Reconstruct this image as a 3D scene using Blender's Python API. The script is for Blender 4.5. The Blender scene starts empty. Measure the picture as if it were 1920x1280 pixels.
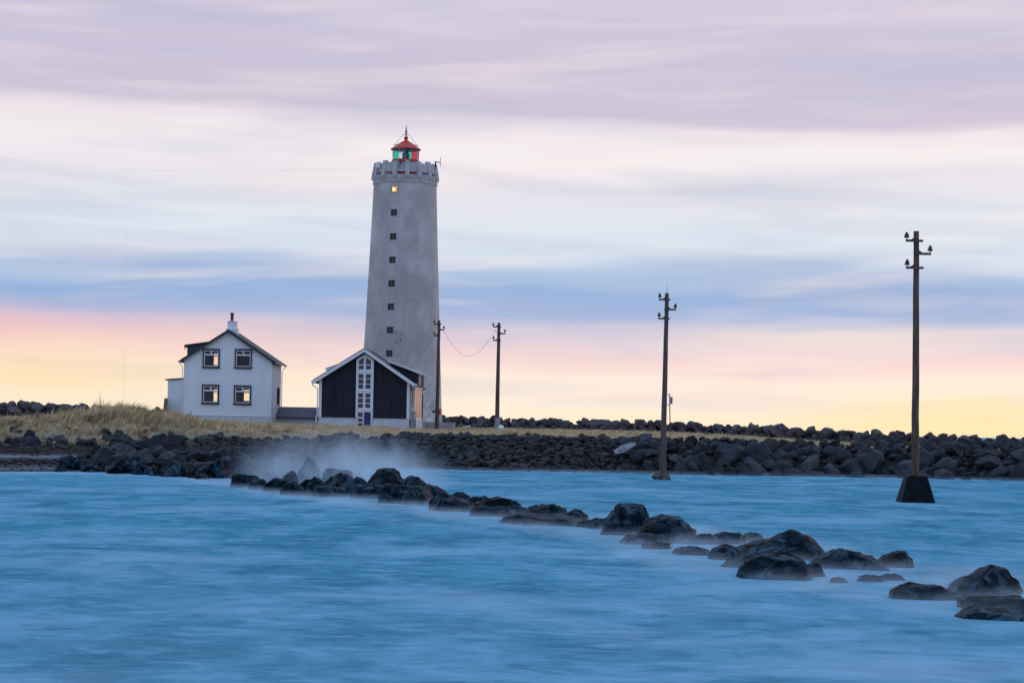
import bpy, bmesh, math, random
import numpy as np
from mathutils import Vector, Matrix, noise as mnoise
from mathutils.geometry import tessellate_polygon

R = math.radians
scene = bpy.context.scene
col = scene.collection

# ------------------------------------------------------------------ camera
F = 3733.0            # focal length in pixels of the 1920 px wide photograph (70 mm)
CAM_H = 2.4           # eye height above the water
PX, PY = 960.0, 803.0 # principal point (horizon row)
ROLL = R(1.1)
cam_d = bpy.data.cameras.new("camera")
cam = bpy.data.objects.new("camera", cam_d)
col.objects.link(cam)
cam_d.sensor_width = 36.0
cam_d.lens = 36.0 * F / 1920.0
cam_d.shift_y = (PY - 640.0) / 1920.0
cam_d.clip_start = 0.5
cam_d.clip_end = 30000
cam.location = (0, 0, CAM_H)
cam.rotation_euler = (Matrix.Rotation(R(90), 3, 'X') @ Matrix.Rotation(ROLL, 3, 'Z')).to_euler()
scene.camera = cam

# ------------------------------------------------------------------ world, sun, exposure
SUN_AZ = R(38)     # to the right of the view direction
SUN_EL = R(2.0)
world = bpy.data.worlds.new("World")
scene.world = world
world.use_nodes = True


def build_world():
    nt = world.node_tree
    nt.nodes.clear()
    N, L = nt.nodes.new, nt.links.new

    def val(op, a, b=None, c=None):
        n = N("ShaderNodeMath"); n.operation = op
        for i, v in enumerate((a, b, c)):
            if v is None:
                continue
            if isinstance(v, (int, float)):
                n.inputs[i].default_value = v
            else:
                L(v, n.inputs[i])
        return n.outputs[0]

    def mixc(f, a, b):
        n = N("ShaderNodeMix"); n.data_type = 'RGBA'
        for s, v in ((n.inputs[0], f), (n.inputs[6], a), (n.inputs[7], b)):
            if isinstance(v, (int, float)):
                s.default_value = v
            elif isinstance(v, tuple):
                s.default_value = (*v, 1)
            else:
                L(v, s)
        return n.outputs[2]

    def rng(v, a, b, c=0.0, d=1.0, smooth=True):
        n = N("ShaderNodeMapRange")
        n.interpolation_type = 'SMOOTHSTEP' if smooth else 'LINEAR'
        L(v, n.inputs[0])
        for i, x in enumerate((a, b, c, d)):
            n.inputs[i + 1].default_value = x
        return n.outputs[0]

    tc = N("ShaderNodeTexCoord")
    sep = N("ShaderNodeSeparateXYZ"); L(tc.outputs["Generated"], sep.inputs[0])
    x, y, z = sep.outputs
    el = val('MULTIPLY', val('ARCSINE', z), 57.2958)
    az = val('MULTIPLY', val('ARCTAN2', x, y), 57.2958)

    def nz(sa, se, detail, off, skew=0.0, rough=0.5, dist=0.0):
        cb = N("ShaderNodeCombineXYZ")
        L(val('MULTIPLY_ADD', az, sa, off), cb.inputs[0])
        L(val('ADD', val('MULTIPLY', el, se), val('MULTIPLY', az, skew)), cb.inputs[1])
        n = N("ShaderNodeTexNoise")
        n.inputs["Scale"].default_value = 1.0
        n.inputs["Detail"].default_value = detail
        n.inputs["Roughness"].default_value = rough
        n.inputs["Distortion"].default_value = dist
        L(cb.outputs[0], n.inputs["Vector"])
        return n.outputs[0]

    n1 = nz(0.06, 0.35, 3, 3.1, 0.0, 0.5)
    n2 = nz(0.10, 0.85, 3, 11.7, -0.01, 0.45, 0.3)
    n3 = nz(0.08, 0.75, 3, 21.3, -0.05, 0.5, 0.3)
    ep = val('ADD', el, val('MULTIPLY', val('SUBTRACT', n1, 0.5), 1.6))
    ep = val('ADD', ep, val('MULTIPLY', val('SUBTRACT', n2, 0.5), 1.2))
    ramp = N("ShaderNodeValToRGB")
    stops = [(-1.0, (255, 232, 186)), (0.0, (255, 239, 205)), (0.8, (254, 240, 224)), (1.7, (252, 233, 221)),
             (2.3, (243, 215, 216)), (2.75, (200, 199, 225)), (3.15, (160, 182, 223)), (4.0, (146, 177, 221)),
             (4.5, (170, 195, 228)), (4.95, (206, 220, 238)), (5.7, (219, 229, 241)), (6.9, (230, 226, 236)),
             (7.9, (244, 237, 240)), (8.5, (238, 228, 235)), (8.9, (207, 197, 217)), (10.0, (201, 194, 217)),
             (11.5, (207, 198, 220)), (12.6, (212, 203, 223)), (14.0, (206, 202, 224))]
    cr = ramp.color_ramp
    lin = lambda c: tuple(((v / 255 + 0.055) / 1.055) ** 2.4 for v in c)
    while len(cr.elements) < len(stops):
        cr.elements.new(0.5)
    for e, (deg, c) in zip(cr.elements, stops):
        e.position = (deg + 1.0) / 15.0
    for e, (deg, c) in zip(cr.elements, stops):
        e.color = (*lin(c), 1)
    L(val('DIVIDE', val('ADD', ep, 1.0), 15.0), ramp.inputs[0])
    c = ramp.outputs[0]
    # broken cloud: pale and pinkish streaks
    streak = rng(n3, 0.52, 0.72)
    c = mixc(val('MULTIPLY', streak, 0.4), c, lin((250, 232, 228)))
    dk = rng(n2, 0.50, 0.30)
    c = mixc(val('MULTIPLY', dk, 0.22), c, lin((168, 176, 208)))
    # wisps
    n4 = nz(0.17, 1.7, 3, 41.0, -0.03, 0.45, 0.4)
    n5 = nz(0.11, 1.2, 3, 61.0, 0.03, 0.45, 0.4)
    c = mixc(val('MULTIPLY', rng(n4, 0.50, 0.72), 0.18), c, lin((250, 240, 240)))
    c = mixc(val('MULTIPLY', rng(n5, 0.50, 0.33), 0.20), c, lin((176, 186, 214)))

    def glow(c, a0, aw, e0, ew, k, rgb):
        qa = val('DIVIDE', val('SUBTRACT', az, a0), aw); qe = val('DIVIDE', val('SUBTRACT', ep, e0), ew)
        q = val('ADD', val('MULTIPLY', qa, qa), val('MULTIPLY', qe, qe))
        g = val('POWER', 2.71828, val('MULTIPLY', q, -1.0))
        return mixc(val('MULTIPLY', g, k), c, lin(rgb))
    c = glow(c, -17, 8, 2.55, 0.7, 0.6, (248, 190, 192))
    c = glow(c, -15, 8, 1.3, 0.8, 0.6, (255, 224, 164))
    c = glow(c, 13, 6, 0.35, 0.7, 0.6, (255, 231, 160))
    c = glow(c, 9, 5, 2.75, 0.35, 0.6, (252, 234, 218))
    # higher sky: thin lilac-blue overcast
    up = rng(el, 12, 50)
    c = mixc(up, c, (0.38, 0.57, 0.92))
    # away from the sunset the low sky loses its yellow
    ca = val('COSINE', val('SUBTRACT', val('ARCTAN2', x, y), SUN_AZ * 0.4))
    back = val('MULTIPLY', rng(ca, 0.55, -0.6), rng(el, 40, 6))
    c = mixc(val('MULTIPLY', back, 0.9), c, (0.40, 0.56, 0.92))
    b1 = N("ShaderNodeBackground"); L(c, b1.inputs[0]); b1.inputs[1].default_value = 0.98
    st = N("ShaderNodeTexSky")
    st.sky_type = 'NISHITA'
    st.sun_disc = False
    st.sun_elevation = SUN_EL
    st.sun_rotation = SUN_AZ
    b2 = N("ShaderNodeBackground"); L(st.outputs[0], b2.inputs[0]); b2.inputs[1].default_value = 0.012
    ad = N("ShaderNodeAddShader"); L(b1.outputs[0], ad.inputs[0]); L(b2.outputs[0], ad.inputs[1])
    out = N("ShaderNodeOutputWorld"); L(ad.outputs[0], out.inputs[0])


build_world()

sun_d = bpy.data.lights.new("sun", 'SUN')
sun_d.energy = 0.4
sun_d.angle = R(12)
sun_d.color = (1.0, 0.66, 0.45)
sun = bpy.data.objects.new("sun", sun_d)
col.objects.link(sun)
_sd = Vector((math.sin(SUN_AZ) * math.cos(SUN_EL + R(2)), math.cos(SUN_AZ) * math.cos(SUN_EL + R(2)), math.sin(SUN_EL + R(2))))
sun.rotation_euler = _sd.to_track_quat('Z', 'Y').to_euler()

vs = scene.view_settings
vs.view_transform = 'Standard'
vs.look = 'None'
vs.exposure = 0.0
vs.gamma = 1.0
scene.cycles.max_bounces = 6
scene.cycles.volume_bounces = 3
scene.cycles.transparent_max_bounces = 16
scene.cycles.use_denoising = True
scene.cycles.volume_step_rate = 1.5


# ------------------------------------------------------------------ helpers
def W(x, y, D):
    """photo pixel at depth D -> world point"""
    u, w = x - PX, -(y - PY)
    X = u * math.cos(ROLL) - w * math.sin(ROLL)
    Z = u * math.sin(ROLL) + w * math.cos(ROLL)
    return Vector((X / F * D, D, CAM_H + Z / F * D))


def D_at(x, y, z=0.0):
    """depth where the ray of a pixel meets the height z"""
    u, w = x - PX, -(y - PY)
    Z = u * math.sin(ROLL) + w * math.cos(ROLL)
    return (z - CAM_H) * F / Z


def tag(o, label=None, cat=None, group=None, kind=None):
    if label: o["label"] = label
    if cat: o["category"] = cat
    if group: o["group"] = group
    if kind: o["kind"] = kind
    return o


def empty(name, loc, rz=0.0):
    o = bpy.data.objects.new(name, None)
    o.location = loc
    o.rotation_euler = (0, 0, rz)
    o.empty_display_size = 0.2
    col.objects.link(o)
    return o


class MB:
    def __init__(self):
        self.v, self.f, self.m = [], [], []
        self.mi = 0

    def add(self, vs, fs):
        b = len(self.v)
        self.v += [tuple(p) for p in vs]
        self.f += [tuple(b + i for i in f) for f in fs]
        self.m += [self.mi] * len(fs)
        return self

    def hexa(self, p):
        return self.add(p, [(0, 3, 2, 1), (4, 5, 6, 7), (0, 1, 5, 4), (1, 2, 6, 5), (2, 3, 7, 6), (3, 0, 4, 7)])

    def box(self, x0, x1, y0, y1, z0, z1):
        return self.hexa([(x0, y0, z0), (x1, y0, z0), (x1, y1, z0), (x0, y1, z0),
                          (x0, y0, z1), (x1, y0, z1), (x1, y1, z1), (x0, y1, z1)])

    def prism(self, prof, y0, y1):
        """profile [(x,z)] (counter-clockwise seen from -y) extruded along y"""
        n = len(prof)
        v = [(x, y0, z) for x, z in prof] + [(x, y1, z) for x, z in prof]
        f = [tuple(range(n)), tuple(reversed(range(n, 2 * n)))]
        f += [(i, n + i, n + (i + 1) % n, (i + 1) % n) for i in range(n)]
        return self.add(v, f)

    def tube(self, pts, rad, seg=8, caps=True):
        pts = [Vector(p) for p in pts]
        n = len(pts)
        rad = [rad] * n if isinstance(rad, (int, float)) else rad
        vs, fs = [], []
        for i, p in enumerate(pts):
            t = (pts[min(i + 1, n - 1)] - pts[max(i - 1, 0)]).normalized()
            a = Vector((0, 0, 1)) if abs(t.z) < 0.9 else Vector((1, 0, 0))
            e1 = t.cross(a).normalized(); e2 = t.cross(e1).normalized()
            for k in range(seg):
                an = 2 * math.pi * k / seg
                vs.append(p + (e1 * math.cos(an) + e2 * math.sin(an)) * rad[i])
        for i in range(n - 1):
            for k in range(seg):
                a, b = i * seg + k, i * seg + (k + 1) % seg
                fs.append((a, b, b + seg, a + seg))
        if caps:
            fs.append(tuple(reversed(range(seg))))
            fs.append(tuple(range((n - 1) * seg, n * seg)))
        return self.add(vs, fs)

    def lathe(self, prof, seg=48, a0=0.0, cx=0, cy=0):
        n = len(prof)
        vs, fs = [], []
        for k in range(seg):
            an = a0 + 2 * math.pi * k / seg
            for r, z in prof:
                vs.append((cx + r * math.sin(an), cy - r * math.cos(an), z))
        for k in range(seg):
            for i in range(n - 1):
                a, b = k * n + i, ((k + 1) % seg) * n + i
                fs.append((a, b, b + 1, a + 1))
        return self.add(vs, fs)

    def wall(self, outer, holes, y0, y1):
        """a wall in the xz plane with real openings"""
        polys = [[Vector((x, z, 0)) for x, z in outer]] + [[Vector((x, z, 0)) for x, z in h] for h in holes]
        flat = [p for q in polys for p in q]
        tris = tessellate_polygon(polys)
        n = len(flat)
        vs = [(p.x, y0, p.y) for p in flat] + [(p.x, y1, p.y) for p in flat]
        fs = []
        for t in tris:
            a, b, c = (flat[i] for i in t)
            ccw = (b - a).cross(c - a).z > 0
            t = t if ccw else (t[0], t[2], t[1])
            fs.append(tuple(t)); fs.append((t[0] + n, t[2] + n, t[1] + n))
        s = 0
        for q in polys:
            m = len(q)
            for i in range(m):
                j = (i + 1) % m
                fs.append((s + i, s + i + n, s + j + n, s + j))
            s += m
        return self.add(vs, fs)

    def frame(self, x0, x1, z0, z1, t, y0, y1):
        self.box(x0, x1, y0, y1, z0, z0 + t)
        self.box(x0, x1, y0, y1, z1 - t, z1)
        self.box(x0, x0 + t, y0, y1, z0 + t, z1 - t)
        self.box(x1 - t, x1, y0, y1, z0 + t, z1 - t)
        return self

    def build(self, name, mats, parent=None, smooth=None, fixn=False):
        me = bpy.data.meshes.new(name)
        me.from_pydata(self.v, [], self.f)
        mats = mats if isinstance(mats, (list, tuple)) else [mats]
        for m in mats:
            me.materials.append(m)
        if len(mats) > 1:
            me.polygons.foreach_set("material_index", self.m)
        if fixn:
            bm = bmesh.new(); bm.from_mesh(me)
            bmesh.ops.recalc_face_normals(bm, faces=bm.faces)
            bm.to_mesh(me); bm.free()
        if smooth is not None:
            me.polygons.foreach_set("use_smooth", [True] * len(me.polygons))
            me.set_sharp_from_angle(angle=R(smooth))
        me.update()
        o = bpy.data.objects.new(name, me)
        col.objects.link(o)
        if parent is not None:
            o.parent = parent
        return o


# ------------------------------------------------------------------ materials
def nodes_of(name):
    m = bpy.data.materials.new(name)
    m.use_nodes = True
    nt = m.node_tree
    return m, nt, nt.nodes["Principled BSDF"]


def mat(name, c1, c2=None, scale=3.0, rough=0.6, spec=0.4, bump=0.0, bscale=None, detail=5, stretch=(1, 1, 1),
        lo=0.35, hi=0.65, metal=0.0, rnd=0.0, bdist=0.05, tint=None, painted_sheen=None):
    """two-tone procedural surface in object space with relief; rnd = tone varies from object to object"""
    m, nt, bs = nodes_of(name)
    N, L = nt.nodes.new, nt.links.new
    tc = N("ShaderNodeTexCoord")
    mp = N("ShaderNodeMapping"); mp.inputs["Scale"].default_value = stretch
    L(tc.outputs["Object"], mp.inputs[0])
    vec = mp.outputs[0]
    oi = N("ShaderNodeObjectInfo")
    if rnd:
        ad = N("ShaderNodeVectorMath"); ad.operation = 'ADD'
        L(vec, ad.inputs[0])
        ml = N("ShaderNodeMath"); ml.operation = 'MULTIPLY'; ml.inputs[1].default_value = 37.0
        L(oi.outputs["Random"], ml.inputs[0]); L(ml.outputs[0], ad.inputs[1])
        vec = ad.outputs[0]
    n = N("ShaderNodeTexNoise")
    n.inputs["Scale"].default_value = scale
    n.inputs["Detail"].default_value = detail
    n.inputs["Roughness"].default_value = 0.6
    L(vec, n.inputs["Vector"])
    r = N("ShaderNodeMapRange")
    r.inputs[1].default_value, r.inputs[2].default_value = lo, hi
    L(n.outputs[0], r.inputs[0])
    mx = N("ShaderNodeMix"); mx.data_type = 'RGBA'
    mx.inputs[6].default_value = (*c1, 1); mx.inputs[7].default_value = (*(c2 or c1), 1)
    L(r.outputs[0], mx.inputs[0])
    c = mx.outputs[2]
    if rnd:
        hs = N("ShaderNodeHueSaturation")
        r2 = N("ShaderNodeMapRange")
        r2.inputs[3].default_value, r2.inputs[4].default_value = 1 - rnd, 1 + rnd
        L(oi.outputs["Random"], r2.inputs[0]); L(r2.outputs[0], hs.inputs["Value"])
        L(c, hs.inputs["Color"]); c = hs.outputs[0]
    if tint:      # some stones of the heap are of another colour
        fr = N("ShaderNodeMath"); fr.operation = 'MULTIPLY'; fr.inputs[1].default_value = 7.31; L(oi.outputs["Random"], fr.inputs[0])
        ff = N("ShaderNodeMath"); ff.operation = 'FRACT'; L(fr.outputs[0], ff.inputs[0])
        f2 = N("ShaderNodeMapRange"); f2.inputs[1].default_value = 0.35; f2.inputs[4].default_value = 0.7; L(ff.outputs[0], f2.inputs[0])
        mt = N("ShaderNodeMix"); mt.data_type = 'RGBA'; L(f2.outputs[0], mt.inputs[0]); L(c, mt.inputs[6]); mt.inputs[7].default_value = (*tint, 1); c = mt.outputs[2]
    if painted_sheen:      # running water, its pale-blue sheen painted into the base colour
        nf = N("ShaderNodeTexNoise"); nf.inputs["Scale"].default_value = 2.2; nf.inputs["Detail"].default_value = 7; nf.inputs["Distortion"].default_value = 1.5; L(vec, nf.inputs["Vector"])
        f3 = N("ShaderNodeMapRange"); f3.inputs[1].default_value, f3.inputs[2].default_value, f3.inputs[4].default_value = .48, .70, .8; L(nf.outputs[0], f3.inputs[0])
        mf = N("ShaderNodeMix"); mf.data_type = 'RGBA'; L(f3.outputs[0], mf.inputs[0]); L(c, mf.inputs[6]); mf.inputs[7].default_value = (*painted_sheen, 1); c = mf.outputs[2]
    L(c, bs.inputs["Base Color"])
    bs.inputs["Roughness"].default_value = rough
    bs.inputs["Specular IOR Level"].default_value = spec
    bs.inputs["Metallic"].default_value = metal
    if bump:
        nb = N("ShaderNodeTexNoise")
        nb.inputs["Scale"].default_value = bscale or scale * 4
        nb.inputs["Detail"].default_value = 6
        L(vec, nb.inputs["Vector"])
        b = N("ShaderNodeBump"); b.inputs["Strength"].default_value = bump; b.inputs["Distance"].default_value = bdist
        hgt = nb.outputs[0]
        if painted_sheen:      # joints and cracks in the basalt
            vo = N("ShaderNodeTexVoronoi"); vo.feature = 'DISTANCE_TO_EDGE'; vo.inputs["Scale"].default_value = 2.6
            wv = N("ShaderNodeVectorMath"); wv.operation = 'MULTIPLY_ADD'; L(nb.outputs["Color"], wv.inputs[0]); wv.inputs[1].default_value = (.35, .35, .35); L(vec, wv.inputs[2])
            L(wv.outputs[0], vo.inputs["Vector"])
            cr = N("ShaderNodeMapRange"); cr.inputs[2].default_value = .07; cr.inputs[4].default_value = .7; L(vo.outputs["Distance"], cr.inputs[0])
            sm = N("ShaderNodeMath"); sm.operation = 'ADD'; L(hgt, sm.inputs[0]); L(cr.outputs[0], sm.inputs[1]); hgt = sm.outputs[0]
        L(hgt, b.inputs["Height"]); L(b.outputs[0], bs.inputs["Normal"])
    return m


def mat_sheet(name, c1, c2, period, rough=0.5, axis='X'):
    """painted corrugated iron / boards: fine upright ribs as relief"""
    m = mat(name, c1, c2, 0.9, rough, 0.3, stretch=(2.2, 2.2, 0.35), lo=0.3, hi=0.7)
    nt = m.node_tree; N, L = nt.nodes.new, nt.links.new
    tc = N("ShaderNodeTexCoord")
    w = N("ShaderNodeTexWave"); w.bands_direction = axis
    w.inputs["Scale"].default_value = 0.314 / period
    w.inputs["Distortion"].default_value = 0.0
    L(tc.outputs["Object"], w.inputs["Vector"])
    b = N("ShaderNodeBump"); b.inputs["Strength"].default_value = 0.5; b.inputs["Distance"].default_value = period * 0.25
    L(w.outputs["Fac"], b.inputs["Height"])
    L(b.outputs[0], nt.nodes["Principled BSDF"].inputs["Normal"])
    return m


def mat_glass(name, tint=(1.0, 0.97, 0.92)):
    m, nt, bs = nodes_of(name)
    N, L = nt.nodes.new, nt.links.new
    nt.nodes.remove(bs)
    t = N("ShaderNodeBsdfTransparent"); t.inputs[0].default_value = (*tint, 1)
    g = N("ShaderNodeBsdfGlossy"); g.inputs["Roughness"].default_value = 0.03
    fr = N("ShaderNodeFresnel"); fr.inputs[0].default_value = 1.5
    mx = N("ShaderNodeMixShader")
    ge = N("ShaderNodeNewGeometry")      # a thin pane reflects once, off its outer face
    iv = N("ShaderNodeMath"); iv.operation = 'SUBTRACT'; iv.inputs[0].default_value = 1.0; L(ge.outputs["Backfacing"], iv.inputs[1])
    fm_ = N("ShaderNodeMath"); fm_.operation = 'MULTIPLY'; L(fr.outputs[0], fm_.inputs[0]); L(iv.outputs[0], fm_.inputs[1])
    L(fm_.outputs[0], mx.inputs[0]); L(t.outputs[0], mx.inputs[1]); L(g.outputs[0], mx.inputs[2])
    L(mx.outputs[0], nt.nodes["Material Output"].inputs[0])
    return m


def mat_emit(name, c, s):
    m, nt, bs = nodes_of(name)
    bs.inputs["Base Color"].default_value = (*c, 1)
    bs.inputs["Emission Color"].default_value = (*c, 1)
    bs.inputs["Emission Strength"].default_value = s
    return m


def mat_tower():
    m, nt, bs = nodes_of("weathered_tower_render")
    N, L = nt.nodes.new, nt.links.new
    tc = N("ShaderNodeTexCoord")

    def noise(scale, stretch, detail=5, dist=0.0):
        mp = N("ShaderNodeMapping"); mp.inputs["Scale"].default_value = stretch
        L(tc.outputs["Object"], mp.inputs[0])
        n = N("ShaderNodeTexNoise"); n.inputs["Scale"].default_value = scale
        n.inputs["Detail"].default_value = detail; n.inputs["Distortion"].default_value = dist
        L(mp.outputs[0], n.inputs["Vector"])
        return n.outputs[0]

    def rng(v, a, b, c=0.0, d=1.0):
        n = N("ShaderNodeMapRange"); L(v, n.inputs[0])
        for i, q in enumerate((a, b, c, d)):
            n.inputs[i + 1].default_value = q
        return n.outputs[0]

    def mix(f, a, b):
        n = N("ShaderNodeMix"); n.data_type = 'RGBA'
        L(f, n.inputs[0])
        for s, v in ((n.inputs[6], a), (n.inputs[7], b)):
            if isinstance(v, tuple): s.default_value = (*v, 1)
            else: L(v, s)
        return n.outputs[2]

    def mul(a, b):
        n = N("ShaderNodeMath"); n.operation = 'MULTIPLY'
        for i, v in enumerate((a, b)):
            if isinstance(v, (int, float)): n.inputs[i].default_value = v
            else: L(v, n.inputs[i])
        return n.outputs[0]

    c = mix(rng(noise(0.5, (1, 1, 0.5)), 0.35, 0.65), (0.44, 0.40, 0.385), (0.58, 0.535, 0.52))
    c = mix(mul(rng(noise(0.35, (1.2, 1.2, 0.8), 6), 0.50, 0.58), 0.7), c, (0.42, 0.355, 0.34))
    c = mix(mul(rng(noise(5, (1, 1, 0.10), 4), 0.52, 0.75), 0.45), c, (0.36, 0.33, 0.32))
    # flaking whitewash low on the tower
    sep = N("ShaderNodeSeparateXYZ"); L(tc.outputs["Object"], sep.inputs[0])
    low = rng(sep.outputs[2], 6.0, 1.0)
    c = mix(mul(rng(noise(1.6, (1, 1, 1), 8), 0.42, 0.58), low), c, (0.68, 0.67, 0.65))
    # pale casting joints, wandering
    wv = N("ShaderNodeMath"); wv.operation = 'FRACT'
    a = N("ShaderNodeMath"); a.operation = 'MULTIPLY_ADD'
    L(noise(0.7, (1, 1, 0.3), 6, 0.6), a.inputs[0]); a.inputs[1].default_value = 1.1
    sc_ = mul(sep.outputs[2], 0.40); L(sc_, a.inputs[2]); L(a.outputs[0], wv.inputs[0])
    line = rng(wv.outputs[0], 0.05, 0.0)
    c = mix(mul(mul(line, rng(noise(0.8, (1, 1, 1)), 0.45, 0.6)), 0.6), c, (0.66, 0.64, 0.62))
    L(c, bs.inputs["Base Color"])
    bs.inputs["Roughness"].default_value = 0.85
    bs.inputs["Specular IOR Level"].default_value = 0.25
    b = N("ShaderNodeBump"); b.inputs["Strength"].default_value = 0.5; b.inputs["Distance"].default_value = 0.04
    L(noise(4, (1, 1, 1), 8), b.inputs["Height"]); L(b.outputs[0], bs.inputs["Normal"])
    return m


def mat_water():
    m, nt, bs = nodes_of("silky_sea")
    N, L = nt.nodes.new, nt.links.new
    tc = N("ShaderNodeTexCoord")

    def noise(scale, stretch, detail=4, dist=0.0, off=0.0):
        mp = N("ShaderNodeMapping"); mp.inputs["Scale"].default_value = stretch
        mp.inputs["Location"].default_value = (off, off * 0.7, 0)
        mp.inputs["Rotation"].default_value = (0, 0, R(4))
        L(tc.outputs["Object"], mp.inputs[0])
        n = N("ShaderNodeTexNoise"); n.inputs["Scale"].default_value = scale
        n.inputs["Detail"].default_value = detail; n.inputs["Roughness"].default_value = 0.6
        n.inputs["Distortion"].default_value = dist
        L(mp.outputs[0], n.inputs["Vector"])
        return n.outputs[0]

    def rng(v, a, b, c=0.0, d=1.0):
        n = N("ShaderNodeMapRange"); n.interpolation_type = 'SMOOTHSTEP'; L(v, n.inputs[0])
        for i, q in enumerate((a, b, c, d)):
            n.inputs[i + 1].default_value = q
        return n.outputs[0]

    def mix(f, a, b):
        n = N("ShaderNodeMix"); n.data_type = 'RGBA'
        L(f, n.inputs[0])
        for s, v in ((n.inputs[6], a), (n.inputs[7], b)):
            if isinstance(v, tuple): s.default_value = (*v, 1)
            else: L(v, s)
        return n.outputs[2]

    def mul(a, b):
        n = N("ShaderNodeMath"); n.operation = 'MULTIPLY'
        for i, v in enumerate((a, b)):
            if isinstance(v, (int, float)): n.inputs[i].default_value = v
            else: L(v, n.inputs[i])
        return n.outputs[0]

    big = noise(0.07, (1, 0.7, 1), 3)
    mid = noise(0.55, (0.9, 0.45, 1), 5, 0.5, 7)
    fine = noise(1.6, (0.8, 0.95, 1), 6, 0.7, 19)
    tiny = noise(4.5, (0.6, 1.2, 1), 5, 0.5, 29)
    c = mix(rng(big, 0.35, 0.65), (0.045, 0.280, 0.375), (0.085, 0.345, 0.465))
    c = mix(mul(rng(mid, 0.46, 0.70), 0.6), c, (0.21, 0.49, 0.66))
    c = mix(mul(rng(mid, 0.52, 0.32), 0.8), c, (0.012, 0.175, 0.255))
    c = mix(mul(rng(fine, 0.48, 0.72), 0.6), c, (0.23, 0.51, 0.69))
    c = mix(mul(rng(fine, 0.50, 0.28), 0.75), c, (0.010, 0.175, 0.250))
    c = mix(mul(rng(tiny, 0.48, 0.75), 0.35), c, (0.23, 0.51, 0.69))
    c = mix(mul(rng(tiny, 0.50, 0.28), 0.4), c, (0.025, 0.200, 0.300))
    # drifting foam lanes
    lane = noise(0.22, (0.9, 0.8, 1), 5, 0.6, 43)
    c = mix(mul(rng(lane, 0.48, 0.70), 0.55), c, (0.32, 0.54, 0.69))
    at = N("ShaderNodeAttribute"); at.attribute_name = "foam"
    fo = mul(at.outputs["Fac"], rng(noise(0.6, (0.5, 1, 1), 6, 1.0, 31), 0.25, 0.75, 0.35, 1.0))
    c = mix(fo, c, (0.40, 0.58, 0.72))
    nt.nodes.remove(bs)
    df = N("ShaderNodeBsdfDiffuse"); L(c, df.inputs[0])
    gl = N("ShaderNodeBsdfGlossy"); gl.inputs["Roughness"].default_value = 0.4
    ms = N("ShaderNodeMixShader"); ms.inputs[0].default_value = 0.035
    L(df.outputs[0], ms.inputs[1]); L(gl.outputs[0], ms.inputs[2]); L(ms.outputs[0], nt.nodes["Material Output"].inputs[0])
    b = N("ShaderNodeBump"); b.inputs["Strength"].default_value = 0.5; b.inputs["Distance"].default_value = 0.3
    ad = N("ShaderNodeMath"); ad.operation = 'ADD'
    L(mid, ad.inputs[0]); L(mul(fine, 0.4), ad.inputs[1])
    L(ad.outputs[0], b.inputs["Height"]); L(b.outputs[0], df.inputs["Normal"]); L(b.outputs[0], gl.inputs["Normal"])
    return m


def mat_attr(name, attr="tone", rough=0.9, bump=0.5, bscale=6.0, spec=0.2, transl=0.0):
    m, nt, bs = nodes_of(name)
    N, L = nt.nodes.new, nt.links.new
    at = N("ShaderNodeAttribute"); at.attribute_name = attr
    tc = N("ShaderNodeTexCoord")
    n = N("ShaderNodeTexNoise"); n.inputs["Scale"].default_value = bscale; n.inputs["Detail"].default_value = 8
    L(tc.outputs["Object"], n.inputs["Vector"])
    r = N("ShaderNodeMapRange"); r.inputs[1].default_value = 0.3; r.inputs[2].default_value = 0.7
    r.inputs[3].default_value = 0.6; r.inputs[4].default_value = 1.4
    L(n.outputs[0], r.inputs[0])
    hs = N("ShaderNodeHueSaturation"); L(at.outputs["Color"], hs.inputs["Color"]); L(r.outputs[0], hs.inputs["Value"])
    L(hs.outputs[0], bs.inputs["Base Color"])
    bs.inputs["Roughness"].default_value = rough
    bs.inputs["Specular IOR Level"].default_value = spec
    if bump:
        b = N("ShaderNodeBump"); b.inputs["Strength"].default_value = bump; b.inputs["Distance"].default_value = 0.15
        L(n.outputs[0], b.inputs["Height"]); L(b.outputs[0], bs.inputs["Normal"])
    if transl:
        tr = N("ShaderNodeBsdfTranslucent"); L(hs.outputs[0], tr.inputs[0])
        mx = N("ShaderNodeMixShader"); mx.inputs[0].default_value = transl
        L(bs.outputs[0], mx.inputs[1]); L(tr.outputs[0], mx.inputs[2])
        L(mx.outputs[0], nt.nodes["Material Output"].inputs[0])
    return m


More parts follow.
